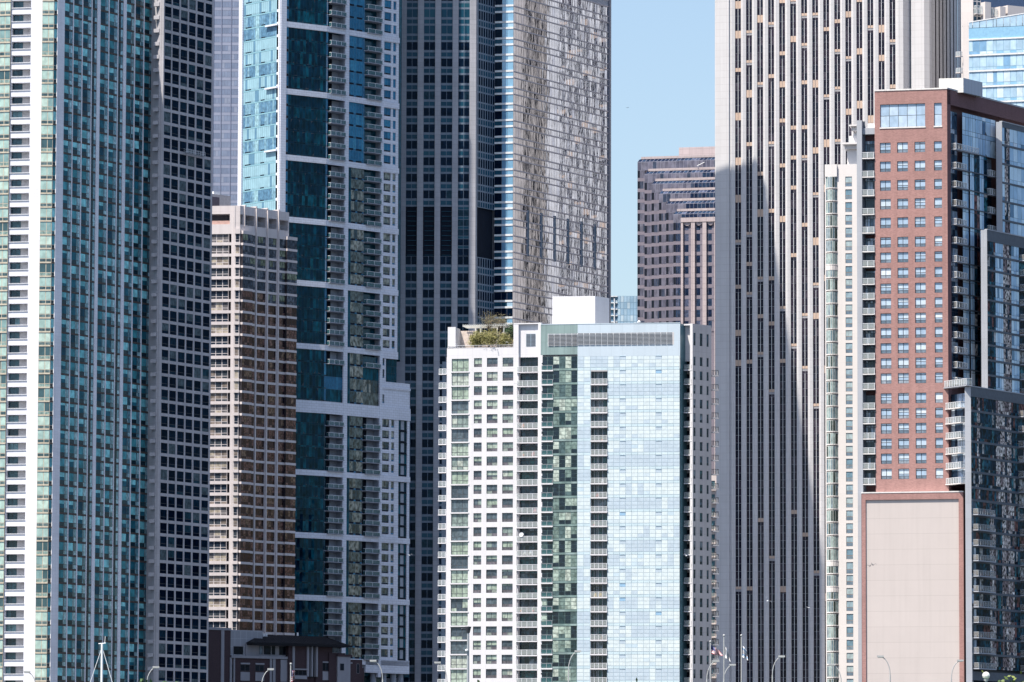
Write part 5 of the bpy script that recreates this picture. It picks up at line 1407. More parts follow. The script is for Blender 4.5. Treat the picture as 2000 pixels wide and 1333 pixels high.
    # the low dark flank of its neighbour's balconies left of the bay
# ================================================================== red brick tower and its glass wings
def brick_tower():
    br = wall_mat('red_brick', (.36, .185, .16), .85, .78, .42, .16, .5, .014, .14, .14, jcol=(.36, .24, .21)); dbr = wall_mat('shaded_red_brick', (.17, .085, .085), .85, .8, .42, .16, .5, .014, .12, .12)  # darker brick is the red brick with the flank's shade in its colour
    win = glass_mat('painted_sky_window_glass', [(0, (.36, .46, .56)), (.35, (.46, .55, .63)), (.7, (.56, .63, .67)), (.92, (.66, .70, .72))], rough=.05, clutter=.12, cscale=.8)  # pale blues put the reflected sky into the upper pane colour
    wlo = glass_mat('grey_low_sash', [(0, (.12, .16, .2)), (.45, (.18, .22, .26)), (.8, (.3, .34, .38))], clutter=.25)
    fr = plain('dark_window_frame', (.06, .065, .08), .5); fin = wall_mat('grey_fin', (.38, .385, .39), .7, .85, 3, 3.1, 0, .03, .03, .08); slate = plain('slate_panel', (.085, .1, .125), .5)
    pnl = wall_mat('beige_render_panel', (.55, .475, .415), .9, .86, 900, 3.12, 0, .05, .01, .05); sill = plain('stone_sill', (.7, .66, .62))
    room = glass_mat('balcony_room_glass', [(0, (.02, .035, .06)), (.35, (.05, .09, .14)), (.6, (.34, .42, .52)), (.8, (.10, .16, .23)), (.93, (.5, .55, .6))], rough=.05, clutter=.35)
    rb = glass_mat('painted_blue_reflection', [(0, (.34, .50, .66)), (.4, (.46, .62, .76)), (.65, (.6, .74, .84)), (.9, (.05, .14, .26)), (.95, (.7, .76, .82))], rough=.03, spec=.6, bump=.03, bscale=(.8, .3), clutter=.1, cscale=.6)  # bright blues are a reflection painted as pane colour
    rm = glass_mat('rippled_painted_reflection', [(0, (.006, .03, .055)), (.3, (.015, .075, .115)), (.5, (.15, .06, .055)), (.62, (.004, .012, .03)), (.84, (.04, .15, .18)), (.93, (.4, .38, .36))], rough=.03, spec=.12, bump=.03, bscale=(.9, .35), clutter=.9, cscale=1.3)  # red and whitish tones paint reflected brick and stone into dark panes
    rs = glass_mat('painted_stone_streak_glass', [(0, (.52, .43, .39)), (.35, (.22, .16, .16)), (.6, (.68, .6, .54)), (.82, (.02, .04, .07))], rough=.04, spec=.12, bump=.03, bscale=(1.2, .4), clutter=1.0, cscale=2.0)  # streaks of reflected stone painted as pane colour
    Y0 = 1060
    pts = plan(1851.5, 600, Y0, [(2060, 600, 1.78)], [(1709.5, 600, -.245)])
    B = Building('apartment_tower', 'red brick apartment tower with a blank beige panel at its base', pts[1], 35)
    F, FR = Face(pts[0], pts[1]), Face(pts[1], pts[2]); rg = B.rg
    U = lambda x: F.U(x, 600); W = B.S('wall'); H = F.Z(1780, 176.5)
    ys = [279, 315.7, 352.5, 389, 425.5, 463.6, 493.4, 523.8, 554, 583, 612.3, 641, 670.6, 700, 729.5, 768.5, 798, 827.3, 857, 886.2, 916, 945.6]
    xs = [(1719.6, 1740.6), (1753.3, 1774.4), (1787.4, 1808.3), (1825.6, 1840.8)]
    holes = []
    for y in ys:
        zt = F.Z(1740, y); zb = F.Z(1740, y+20.3)
        for i, (a, b) in enumerate(xs):
            holes.append((U(a), U(b), zb, zt, .28)); window(B, F, U(a), U(b), zb, zt, .26, 2 if i < 3 else 1, (lambda q: [(.3, wlo, None), (.7*(1-q), win, .1), (.7*q, win, rg.uniform(.5, .95))] if q < .95 else [(.3, wlo, None), (.7, win, None)])(rg.choice((1, 1, 1, .3, .55, .75))), fr, None, .13, .004, vary=.12)
    for (a, b, nc) in ((1720.3, 1808.5, 5), (1826, 1841, 1)):
        zt, zb = F.Z(1760, 203.5), F.Z(1760, 248.3); holes.append((U(a), U(b), zb, zt, .3))
        window(B, F, U(a), U(b), zb, zt, .28, nc, [(.5, win, None), (.5, win, None)], fr, None, .1, .01, vary=.15, base=.3)
        W.box(F, U(a)-.1, U(b)+.1, zb-.28, zb, -.12, .3, sill)
    zbase = F.Z(1760, 963.5)
    holes_wall(W, F, 0, F.L, zbase-.2, H, holes, br)
    W.box(F, -.02, F.L+.1, H, H+.3, -.12, .6, sill)
    # side balconies left of the brick, behind a grey fin
    a0, a1 = U(1683.5), 0.0
    zf = F.Z(1680, 236)
    B.S('fin').box(F, U(1675), U(1685), 0, zf, -.4, 2.6, fin); B.S('fin').fq(F, U(1685)-.01, U(1688.5), 0, zf, 1.4, slate)
    lev = [264, 300]+[y+34 for y in ys[1:5]]+[]
    floors = [309, 345.5, 382, 418.5, 454.8, 491.3, 520.6, 555, 584, 613.5, 643, 672, 701.3, 730.5, 760, 798.5, 827, 857, 886, 916, 945.5]
    prevz = F.Z(1695, 240)
    W.box(F, a0, 0, F.Z(1695, 262), F.Z(1695, 250), .5, 3, fin)
    for y in floors:
        z = F.Z(1695, y); top = F.Z(1695, y-37) if y < 480 else z+3.03
        window(B, F, U(1687), 0, z, top-.2, 1.7, [0, .22, .45, .72, 1], [(.82, room, None), (.18, room, None)], fr, None, .1, vary=.5)
        W.box(F, U(1682.5), 0, z-.24, z, -.3, 1.8, fin)
        balcony(B, F, U(1682), -.05, z, .35, sill, M['white_metal'], M['rail_glass'], 0, .22, 1.15, post=1.3)
    # base block with the blank panel
    pb = plan(1683, 1000, F.P(U(1700), 0)[1]-1.6, [(1881.5, 1000, -.245)]); FB = Face(*pb); X = lambda x: FB.U(x, 1000)
    zb1 = FB.Z(1700, 964); zp = FB.Z(1700, 977)
    W.box(FB, 0, X(1690.6), 0, zb1, 0, .9, br); W.box(FB, X(1872.4), FB.L, 0, zb1, 0, .9, br); W.box(FB, X(1690.6), X(1872.4), zp, zb1, 0, .9, br)
    W.box(FB, -.05, FB.L+.05, zb1, zb1+.25, -.08, 2.2, sill)
    pn = MB(); pn.fq(FB, X(1690.6), X(1872.4), 0, zp, .3, pnl); link('blank_panel', pn, B.e)
    W.prism([(pb[0][0], pb[0][1]+.5), (pb[1][0], pb[1][1]+.5), (pb[1][0]+3, pb[1][1]+9), (pb[0][0]+.5, pb[0][1]+16)], 0, zb1, dbr, M['roof'])
    # right flank: brick edge and cornice band
    V = lambda x: FR.U(x, 600)
    zt1 = FR.Z(1856, 176.5); band = FR.Z(1870, 208.5)
    W.fq(FR, 0, V(1858.3), 0, H, 0, dbr); W.fq(FR, 0, FR.L, band, H, 0, dbr); W.box(FR, 0, FR.L, H, H+.3, -.12, .5, fin)
    # glazing of the flank behind the balconies
    fl = [F.Z(1695, y) for y in floors] ; fl = [FR.Z(1860, y) for y in (215, 249, 291, 328, 364.5, 401, 437.5, 474, 510, 541, 570.5, 600, 629.3, 658.5, 688, 717, 748)]
    cols = [(1858.3, 1864.5, room, 1.2), (1864.5, 1871, room, 1.2), (1871, 1881, room, 1.2), (1881, 1893, rb, 0), (1893, 1901, rb, -.3), (1901, 1912, rm, -.3), (1912, 1920, rb, -.3), (1920, 1926.5, rm, -.3), (1926.5, 1946, room, 1.0)]
    for i in range(len(fl)-1):
        zt, zb = fl[i], fl[i+1]
        for (a, b, g, d) in cols:
            if i < 2 and a > 1871: g, d = rb, 0
            if i > 8 and a > 1912: continue
            window(B, FR, V(a), V(b), zb, min(zt, band), d, 2 if b-a > 7 else 1, [(.78, g, None), (.22, g, None)], fr, None, .08, .02, vary=.5)
        if i > 0:
            balcony(B, FR, V(1860), V(1881) if i > 1 else V(1905), zb, 1.1, fin, M['white_metal'], M['rail_mesh'], 0, .24, 1.1, post=1.3)
            B.S('slab').box(FR, V(1882), V(1926) if i < 9 else V(1913), zb-.22, zb, -.5, .2, slate)
        if 2 <= i < 8: balcony(B, FR, V(1927), V(1946), zb, 1.0, fin, M['white_metal'], M['rail_glass'], 0, .24, 1.15, post=1.0)
    # three stepped wings, each with a grey fin at its corner
    def wing(x0, x1, ytop, Yc, xend, nfl, bandy, name, left=True, low=0):
        p = plan(x0, ytop+60, Yc, [(x1, ytop+60, -.25), (2060, ytop+60, 1.78)]); A, S2 = Face(p[0], p[1]), Face(p[1], p[2])
        ht = A.Z((x0+x1)/2, ytop)
        B.S('fin').box(A, 0, A.L, low, ht, 0, 1.6, fin); q = p[1]
        X2 = lambda x: S2.U(x, ytop+60); zb = S2.Z(x1+4, bandy)
        W.fq(S2, 0, S2.L, zb, ht, 0, slate); W.box(S2, 0, S2.L, ht, ht+.2, -.1, .6, fin)
        W.prism([(q[0]-.2, q[1]+2.2), (p[2][0], p[2][1]+1.8), (p[2][0], p[2][1]+12), (q[0]+3, q[1]+12)], 0, ht-.1, slate, M['roof'])
        return A, S2, ht, zb, X2
    A, S2, ht, zb, X2 = wing(1945.6, 1957.2, 238.5, 1074.5, 2060, 0, 246, 'upper')
    def glaze(S2, X2, zt, zlow, x0, pitch, xs, mats, bar=.4, balc=None, bx=None):
        k = 0
        while zt-k*pitch > zlow:
            z1 = zt-k*pitch; z0_ = z1-pitch
            for (a, b, n_, mi) in xs:
                g = mats[mi]
                mb = MB(); mb.fq(S2, X2(a), X2(b), z0_, z1, .05, fr); c = X2(a); w_ = (X2(b)-X2(a))/n_
                for i in range(n_):
                    e0, e1 = c+w_*i+.03, c+w_*(i+1)-.03; m_ = z0_+(pitch-bar)*.22
                    mb.fq(S2, e0, e1, z0_+bar*0+.02, m_, 0, g, rg.random(), .02, rg); mb.fq(S2, e0, e1, m_+.05, z1-bar-.02, 0, g, rg.random(), .02, rg)
                mb.box(S2, X2(a), X2(b), z1-bar, z1, -.12, .05, slate)
                B.add('window', mb, pitch)
            if balc:
                for (a, b) in balc: balcony(B, S2, X2(a), X2(b), z0_+.05, 1.3, fin, M['grey_metal'], M['rail_mesh'], 0, .22, 1.1, post=1.0)
            k += 1
    glaze(S2, X2, zb, S2.Z(1960, 460), 1957, (S2.Z(1960, 258)-S2.Z(1960, 258+36.6)), [(1957.4, 1962, 1, 0), (1962, 1972, 3, 2), (1972, 2060, 12, 0)], [rb, rm, rs])
    A, S2, ht, zb, X2 = wing(1915.8, 1928, 449.5, 1064.5, 2060, 0, 468, 'middle')
    glaze(S2, X2, zb, S2.Z(1935, 770), 1928, 3.06, [(1928.4, 1933, 1, 1), (1933, 1944, 3, 1), (1944, 1959, 4, 0), (1959, 1975, 4, 2), (1975, 1990, 3, 0), (1990, 2060, 7, 1)], [rb, rm, rs], .42, [(1991, 2020)])
    # thin pale corner glass beside the middle fin
    A, S2, ht, zb, X2 = wing(1884.5, 1896.3, 755.5, 1054.5, 2060, 0, 771, 'lower')
    glaze(S2, X2, zb, S2.Z(1900, 965), 1896, 3.08, [(1896.6, 1908, 3, 1), (1908, 1914, 2, 2), (1914, 1930, 4, 1), (1930, 1945, 4, 1), (1945, 1975, 7, 2), (1975, 1990, 4, 1), (1990, 2060, 8, 1)], [rb, rm, rs], .45, [(1988, 2020)])
    z2 = S2.Z(1900, 975)
    zlowg = S2.Z(1920, 1313)
    glaze(S2, X2, z2, zlowg+2, 1896, 3.08, [(1896.6, 1905, 2, 3), (1905, 1932, 4, 1), (1932, 1944, 3, 2), (1944, 1956, 4, 1), (1956, 1980, 6, 2), (1980, 1990, 3, 1), (1990, 2060, 8, 1)], [rb, rm, rs, room], .45, [(1898.5, 1932), (1990, 2020)])
    W.box(S2, 0, S2.L, S2.Z(1920, 1330), zlowg, -.1, .6, slate); W.fq(S2, 0, S2.L, 0, S2.Z(1920, 1330), .5, M['shade_black'])
    # balconies between the brick and the lower fin
    Fc = Face((pts[1][0], pts[1][1]+1.4), A.P(0, 0, 1.4)[:2])
    for i, y in enumerate((798.5, 827.5, 857, 886.5, 916, 945.8)):
        z = F.Z(1860, y); window(B, Fc, .1, Fc.L, z, z+2.9, .3, [0, .32, .45, .75, 1], [(1, room, None)], fr, None, .1, vary=.5)
        balcony(B, Fc, 0, Fc.L-.2, z, 1.2, sill, M['white_metal'], M['rail_glass'], 0, .22, 1.15, post=.9)
    z = F.Z(1860, 757); balcony(B, Fc, 0, Fc.L+2.2, z, 1.4, fin, M['white_metal'], M['rail_glass'], 0, .22, 1.3, post=.9)
    # body and roof things
    W.prism([(F.P(a0, 0, 2.4)[0], F.P(a0, 0, 2.4)[1]), (F.P(.2, 0, 2.4)[0], F.P(.2, 0, 2.4)[1]), (pts[0][0]+2, pts[0][1]+20), (pts[0][0]-2, pts[0][1]+20)], 0, F.Z(1695, 251), dbr, M['roof'])
    W.prism([(F.P(.2, 0, 1.2)[0], F.P(.2, 0, 1.2)[1]), (F.P(F.L-.6, 0, 1.2)[0], F.P(F.L-.6, 0, 1.2)[1]), (FR.P(2, 0, 1.6)[0], FR.P(2, 0, 1.6)[1]), (FR.P(FR.L, 0, 1.6)[0], FR.P(FR.L, 0, 1.6)[1]), (pts[2][0]-14, pts[2][1]+10), (pts[0][0]+2, pts[0][1]+20)], 0, H-.1, dbr, M['roof'])
    # pale penthouse box and dark tank
    pq = plan(1834, 170, Y0+4.5, [(1881.5, 170, -.23), (1919, 170, 1.6)]); ph = MB(); Fq = Face(pq[0], pq[1]); Fq2 = Face(pq[1], pq[2]); zq = Fq.Z(1880, 152.5)
    cm = plain('cream_render', (.74, .70, .64)); gm = wall_mat('grey_metal_panel', (.42, .44, .47), .5, .55, 1.3, 30, 0, .03, .02, .03)
    ph.fq(Fq, 0, Fq.L, H-.2, zq, 0, cm); ph.fq(Fq2, 0, Fq2.L, H-.2, zq, 0, gm); ph.prism([(pq[0][0], pq[0][1]+.05), (pq[1][0], pq[1][1]+.05), pq[2], (pq[2][0]-5, pq[2][1]+4), (pq[0][0]+.5, pq[0][1]+6)], H-.2, zq-.02, cm, M['roof']); link('plant_room', ph, B.e)
    tk = MB(); c = FR.P(FR.U(1927, 190), 0, 3.2)
    tk.tube((c[0], c[1], H), (c[0], c[1], FR.Z(1927, 168)), .75, .75, M['dark_metal'], 14)
    for i in range(4): zz = H+(FR.Z(1927, 168)-H)*i/4+.3; tk.tube((c[0], c[1], zz), (c[0], c[1], zz+.1), .82, .82, M['grey_metal'], 14)
    link('roof_tank', tk, B.e)
    for (dx, hh) in ((1.5, 1.6), (2.2, 1.0), (-1.3, 1.9)):
        am = MB(); am.tube((c[0]+dx, c[1]+dx, H), (c[0]+dx, c[1]+dx, H+hh), .04, .03, M['white_metal'], 5); am.tube((c[0]+dx-.3, c[1]+dx, H+hh*.8), (c[0]+dx+.3, c[1]+dx, H+hh*.8), .03, .03, M['white_metal'], 5); link('antenna', am, B.e)
    B.done()

# ================================================================== low brick building at the foot of the towers
def low_building():
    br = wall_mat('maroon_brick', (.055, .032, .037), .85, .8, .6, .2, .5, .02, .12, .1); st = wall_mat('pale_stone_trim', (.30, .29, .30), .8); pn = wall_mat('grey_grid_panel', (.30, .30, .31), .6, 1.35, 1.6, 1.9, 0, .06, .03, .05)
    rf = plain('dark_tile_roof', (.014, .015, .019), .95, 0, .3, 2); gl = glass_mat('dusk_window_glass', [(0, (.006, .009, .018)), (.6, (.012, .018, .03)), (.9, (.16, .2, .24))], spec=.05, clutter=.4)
    pts = plan(400, 1300, 1246, [(450, 1300, .9), (740, 1300, .68)])
    B = Building('brick_building', 'low dark brick building with stone trim and a tiled hip roof, at the bottom', pts[1], 36)
    A, F = Face(pts[0], pts[1]), Face(pts[1], pts[2]); W = B.S('wall'); U = lambda x: F.U(x, 1300); V = lambda x: A.U(x, 1300)
    # left dark block
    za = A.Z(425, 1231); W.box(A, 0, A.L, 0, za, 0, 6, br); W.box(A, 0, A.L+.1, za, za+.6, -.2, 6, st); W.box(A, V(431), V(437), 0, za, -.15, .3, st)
    # grid panel wall behind
    zg = F.Z(480, 1231); W.box(F, 0, U(516), 0, zg, .8, 10, pn)
    window(B, F, U(458.5), U(478.5), F.Z(468, 1279), F.Z(468, 1262), .74, 1, [(1, gl, .2)], st, None, .2)
    # ledge
    zl = F.Z(520, 1283); W.box(F, 0, U(560), F.Z(500, 1286.5), F.Z(500, 1281.5), -.5, 1.0, st)
    # main front
    W.box(F, U(482), U(560), 0, F.Z(520, 1258), .5, 9, st)
    for (a, b) in ((508, 515), (517, 531), (532.5, 539.5), (547, 560)): window(B, F, U(a), U(b), F.Z(530, 1279), F.Z(530, 1262), .46, 1, [(1, gl, None)], M['dark_metal'], None, .15)
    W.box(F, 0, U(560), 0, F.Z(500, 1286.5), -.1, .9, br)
    for (a, b) in ((448, 452), (455, 458), (526, 530), (532, 537)): W.box(F, U(a), U(b), 0, F.Z(500, 1286), -.3, 0, st)
    for (a, b) in ((469, 487), (498, 515)):
        W.box(F, U(a), U(b), F.Z(480, 1298), F.Z(480, 1295), -.35, 0, st); window(B, F, U(a), U(b), F.Z(480, 1311), F.Z(480, 1299), -.13, 2, [(1, gl, None)], M['dark_metal'], None, .15)
        W.box(F, U(a), U(b), F.Z(480, 1330), F.Z(480, 1313), -.25, 0, st)
    for (a, b) in ((450, 455), (530, 532)): window(B, F, U(a), U(b), F.Z(480, 1326), F.Z(480, 1298), -.13, 1, [(1, gl, .2)], M['dark_metal'], None, .1)
    W.box(F, U(547), U(560), F.Z(555, 1332), F.Z(555, 1289), -.3, 0, st)
    # brick towers with stone verticals
    W.box(F, U(560), U(598), 0, F.Z(580, 1261), -.8, 8, br); W.box(F, U(560), U(600), F.Z(580, 1263), F.Z(580, 1260), -1.1, 0, st)
    for (a, b) in ((567, 571), (595, 599), (604, 606.5), (613, 616)): W.box(F, U(a), U(b), F.Z(600, 1322), F.Z(600, 1261), -1.1, 0, st)
    W.box(F, U(571), U(595), F.Z(580, 1309), F.Z(580, 1306.5), -1.1, -.7, st); W.box(F, U(571), U(595), F.Z(580, 1327), F.Z(580, 1320), -1.1, -.7, st)
    window(B, F, U(571), U(595), F.Z(580, 1319), F.Z(580, 1310), -.82, 3, [(1, gl, .3)], M['dark_metal'], None, .12)
    window(B, F, U(606.5), U(613), F.Z(610, 1324), F.Z(610, 1262), .2, 1, [(1, gl, None)]*4, M['dark_metal'], None, .12)
    W.box(F, U(598), U(640), 0, F.Z(620, 1261), .3, 8, br)
    W.box(F, U(616), U(648), 0, F.Z(630, 1263), -.2, 8, br)
    for (z0_, z1_) in ((1310.5, 1295.5),): window(B, F, U(629), U(647), F.Z(635, z0_), F.Z(635, z1_), -.23, 3, [(1, gl, None)], M['dark_metal'], None, .12)
    W.box(F, U(629), U(647), F.Z(635, 1295), F.Z(635, 1292.5), -.4, -.2, st); W.box(F, U(629), U(647), F.Z(635, 1329), F.Z(635, 1312), -.35, -.2, st)
    # stepped right end
    W.box(F, U(640), U(672), 0, F.Z(655, 1276), -.6, 7, br); W.box(F, U(655), U(680), 0, F.Z(665, 1283), -1.0, 6, st); W.box(F, U(654), U(683), F.Z(665, 1283), F.Z(665, 1279), -1.2, 6, br)
    window(B, F, U(659), U(668), F.Z(665, 1311), F.Z(665, 1296), -1.03, 1, [(1, gl, .9)], st, None, .2)
    W.box(F, U(680), U(704), 0, F.Z(690, 1289), -.8, 5, br); W.box(F, U(679), U(684), F.Z(690, 1297), F.Z(690, 1294.5), -1.0, 0, st)
    window(B, F, U(693), U(698), F.Z(695, 1316), F.Z(695, 1297), -.83, 1, [(1, gl, .9)], st, None, .12)
    window(B, F, U(642), U(664), F.Z(650, 1275), F.Z(650, 1262), .6, 3, [(1, gl, .9)], st, None, .15)
    # hip roof with deep eaves
    r = MB(); e0, e1 = U(484), U(671); ze, zr_ = F.Z(560, 1257.5), F.Z(560, 1240.5); P = F.P
    a, b, c, d = P(e0, ze, -2.2), P(e1, ze, -2.2), P(e1, ze, 9.5), P(e0, ze, 9.5); k1, k2 = P(e0+4.2, zr_, 3.6), P(e1-3.2, zr_, 3.6)
    r.quad((a, b, k2, k1), rf); r.quad((b, c, k2), rf); r.quad((c, d, k1, k2), rf); r.quad((d, a, k1), rf)
    for q, w_ in ((a, b), (b, c), (c, d), (d, a)): r.quad((w_, q, (q[0], q[1], q[2]-.6), (w_[0], w_[1], w_[2]-.6)), rf)
    r.quad([(q[0], q[1], q[2]-.6) for q in (a, d, c, b)], rf)
    for i in range(34):
        t = (i+.5)/34; p0 = Vector(a).lerp(Vector(b), t); p1 = Vector(k1).lerp(Vector(k2), min(1, max(0, (t-.06)/.88))); r.tube(p0+Vector((0, 0, .05)), p1+Vector((0, 0, .05)), .06, .06, rf, 4)
    o = link('roof', r, B.e)
    v = MB(); p = P(U(597), zr_, 3.6); v.tube(p, (p[0], p[1], p[2]+.8), .22, .18, M['white_metal'], 8); link('roof_vent', v, o)
    for x in (519.5, 526, 531): v = MB(); p = P(U(x), zr_, 2.6); v.tube((p[0], p[1], p[2]-.6), (p[0], p[1], p[2]+.3), .3, .3, M['white_metal'], 8); link('roof_vent', v, o)
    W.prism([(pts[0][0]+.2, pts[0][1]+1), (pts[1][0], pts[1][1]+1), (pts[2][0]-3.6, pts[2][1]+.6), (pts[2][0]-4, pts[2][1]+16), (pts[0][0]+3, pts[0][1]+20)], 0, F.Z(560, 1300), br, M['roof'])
    B.done()

# ================================================================== small things
def lamp(px, py, Yd, side, label, double=False, proto=[None], globe=False):
    """tall street lamp; the head sits at pixel (px,py) at distance Yd"""
    p = at(px, py, Yd)
    e = empty('street_lamp', (p.x, p.y, 1.5), label, 'street lamp', 'tall street lamps along the drive')
    top = p.z; mb = MB(); L_ = M['lamp_metal']; s = side
    bx = 0.0 if globe else .6*s
    x0 = p.x+bx
    if globe:
        mb.tube((x0, p.y, 1.5), (x0, p.y, top-.3), .09, .07, L_, 8); link('pole', mb, e)
        g = MB(); g.ball((x0, p.y, top), .22, M['globe'], 10, 6); g.tube((x0, p.y, top-.3), (x0, p.y, top-.2), .12, .14, L_, 8); link('lamp_head', g, e); return e
    mb.tube((x0, p.y, 1.5), (x0, p.y, top-1.2), .06, .042, L_, 8); link('pole', mb, e)
    am = MB(); pts = [Vector((x0, p.y, top-1.25))]+[Vector((x0-s*(.6)*(1-math.cos(t)), p.y, top-1.2+1.15*math.sin(t))) for t in [PI/2*i/6 for i in range(1, 7)]]
    am.path(pts, .03, L_, 6); link('arm', am, e)
    h = MB(); F = Face((p.x-.22, p.y-.1), (p.x+.2, p.y-.1)); h.box(F, 0, F.L, top-.07, top+.04, 0, .2, L_); h.box(F, .05, F.L-.08, top-.1, top-.07, .04, .16, M['globe']); link('lamp_head', h, e)
    return e

def flag(px, ptop, Yd, kind, fpts, label, pole=True):
    p = at(px, ptop, Yd); e = empty('flagpole', (p.x, p.y, 1.5), label, 'flagpole', 'flagpoles on the lakefront')
    mb = MB(); mb.tube((p.x, p.y, 1.5), (p.x, p.y, p.z), .05, .035, M['lamp_metal'], 8); link('pole', mb, e)
    b = MB(); b.ball((p.x, p.y, p.z+.08), .075, M['lamp_metal'], 8, 5); link('finial', b, e)
    # cloth: strip grid between hoist and fly, hanging in folds
    fm = MB(); (hx0, hy0), (hx1, hy1), (fx0, fy0), (fx1, fy1) = fpts
    n, m_ = 16, 13; G = []
    for j in range(m_+1):
        row = []
        for i in range(n+1):
            t = i/n; v = j/m_
            x = (hx0+(hx1-hx0)*v)*(1-t)+(fx0+(fx1-fx0)*v)*t; y = (hy0+(hy1-hy0)*v)*(1-t)+(fy0+(fy1-fy0)*v)*t
            y += 1.2*math.sin(t*PI)*(1 if kind == 'stripes' else -1)
            q = at(x, y, Yd+.16*math.sin(t*9+v*2)+.08*math.sin(t*17-v*3)); row.append(q)
        G.append(row)
    for j in range(m_):
        for i in range(n):
            if kind == 'stripes':
                mt = M['flag_navy'] if (i < 7 and j < 7) else (M['flag_red'] if j % 2 == 0 else M['flag_white'])
                if i < 7 and j < 7 and (i+j) % 2: mt = M['flag_star']
            elif kind == 'white':
                mt = M['flag_white'] if not (6 < i < 9 and 5 < j < 8) else M['flag_pale']
            else:
                mt = M['flag_pale'] if j in (2, 3, 9, 10) else M['flag_white']
                if kind == 'blue' and 6 < j < 8 and i % 4 == 2: mt = M['flag_red']
            fm.quad((G[j+1][i], G[j+1][i+1], G[j][i+1], G[j][i]), mt)
    link('flag', fm, e, True)

def gull(px, py, Yd, span, roll, label, k):
    c = at(px, py, Yd); mb = MB(); wmat, gmat = M['gull_white'], M['gull_grey']
    ax = Vector((math.cos(roll), 0, math.sin(roll))); up = Vector((-math.sin(roll), 0, math.cos(roll))); fw = Vector((.3, 1, .1)).normalized()
    body = [(-.32, .02), (-.2, .07), (0, .1), (.18, .075), (.27, .05), (.34, .01)]
    R0 = None
    for (t, r) in body:
        R1 = [c+fw*t*span*.75+(ax*math.cos(a)+up*math.sin(a))*r*span*.75 for a in [2*PI*i/8 for i in range(8)]]
        if R0:
            for i in range(8): mb.quad((R0[i], R0[(i+1) % 8], R1[(i+1) % 8], R1[i]), wmat)
        R0 = R1
    for s in (-1, 1):
        a = c+ax*s*.04*span; b = c+ax*s*.25*span+up*(.16+.04*k)*span; d = c+ax*s*.5*span+up*(.06+.05*k)*span-fw*.06*span
        for (p, q, w0, w1) in ((a, b, .12, .1), (b, d, .1, .02)):
            mb.quad((p-fw*w0*span, q-fw*w1*span, q+fw*w1*span, p+fw*w0*span), gmat); mb.quad((p+fw*w0*span-up*.012, q+fw*w1*span-up*.012, q-fw*w1*span-up*.012, p-fw*w0*span-up*.012), wmat)
    t = c-fw*.24*span; mb.quad((t-ax*.03*span, t+ax*.03*span, t-fw*.16*span+ax*.07*span, t-fw*.16*span-ax*.07*span), wmat)
    tag(link('gull', mb), label, 'bird', 'gulls in flight')

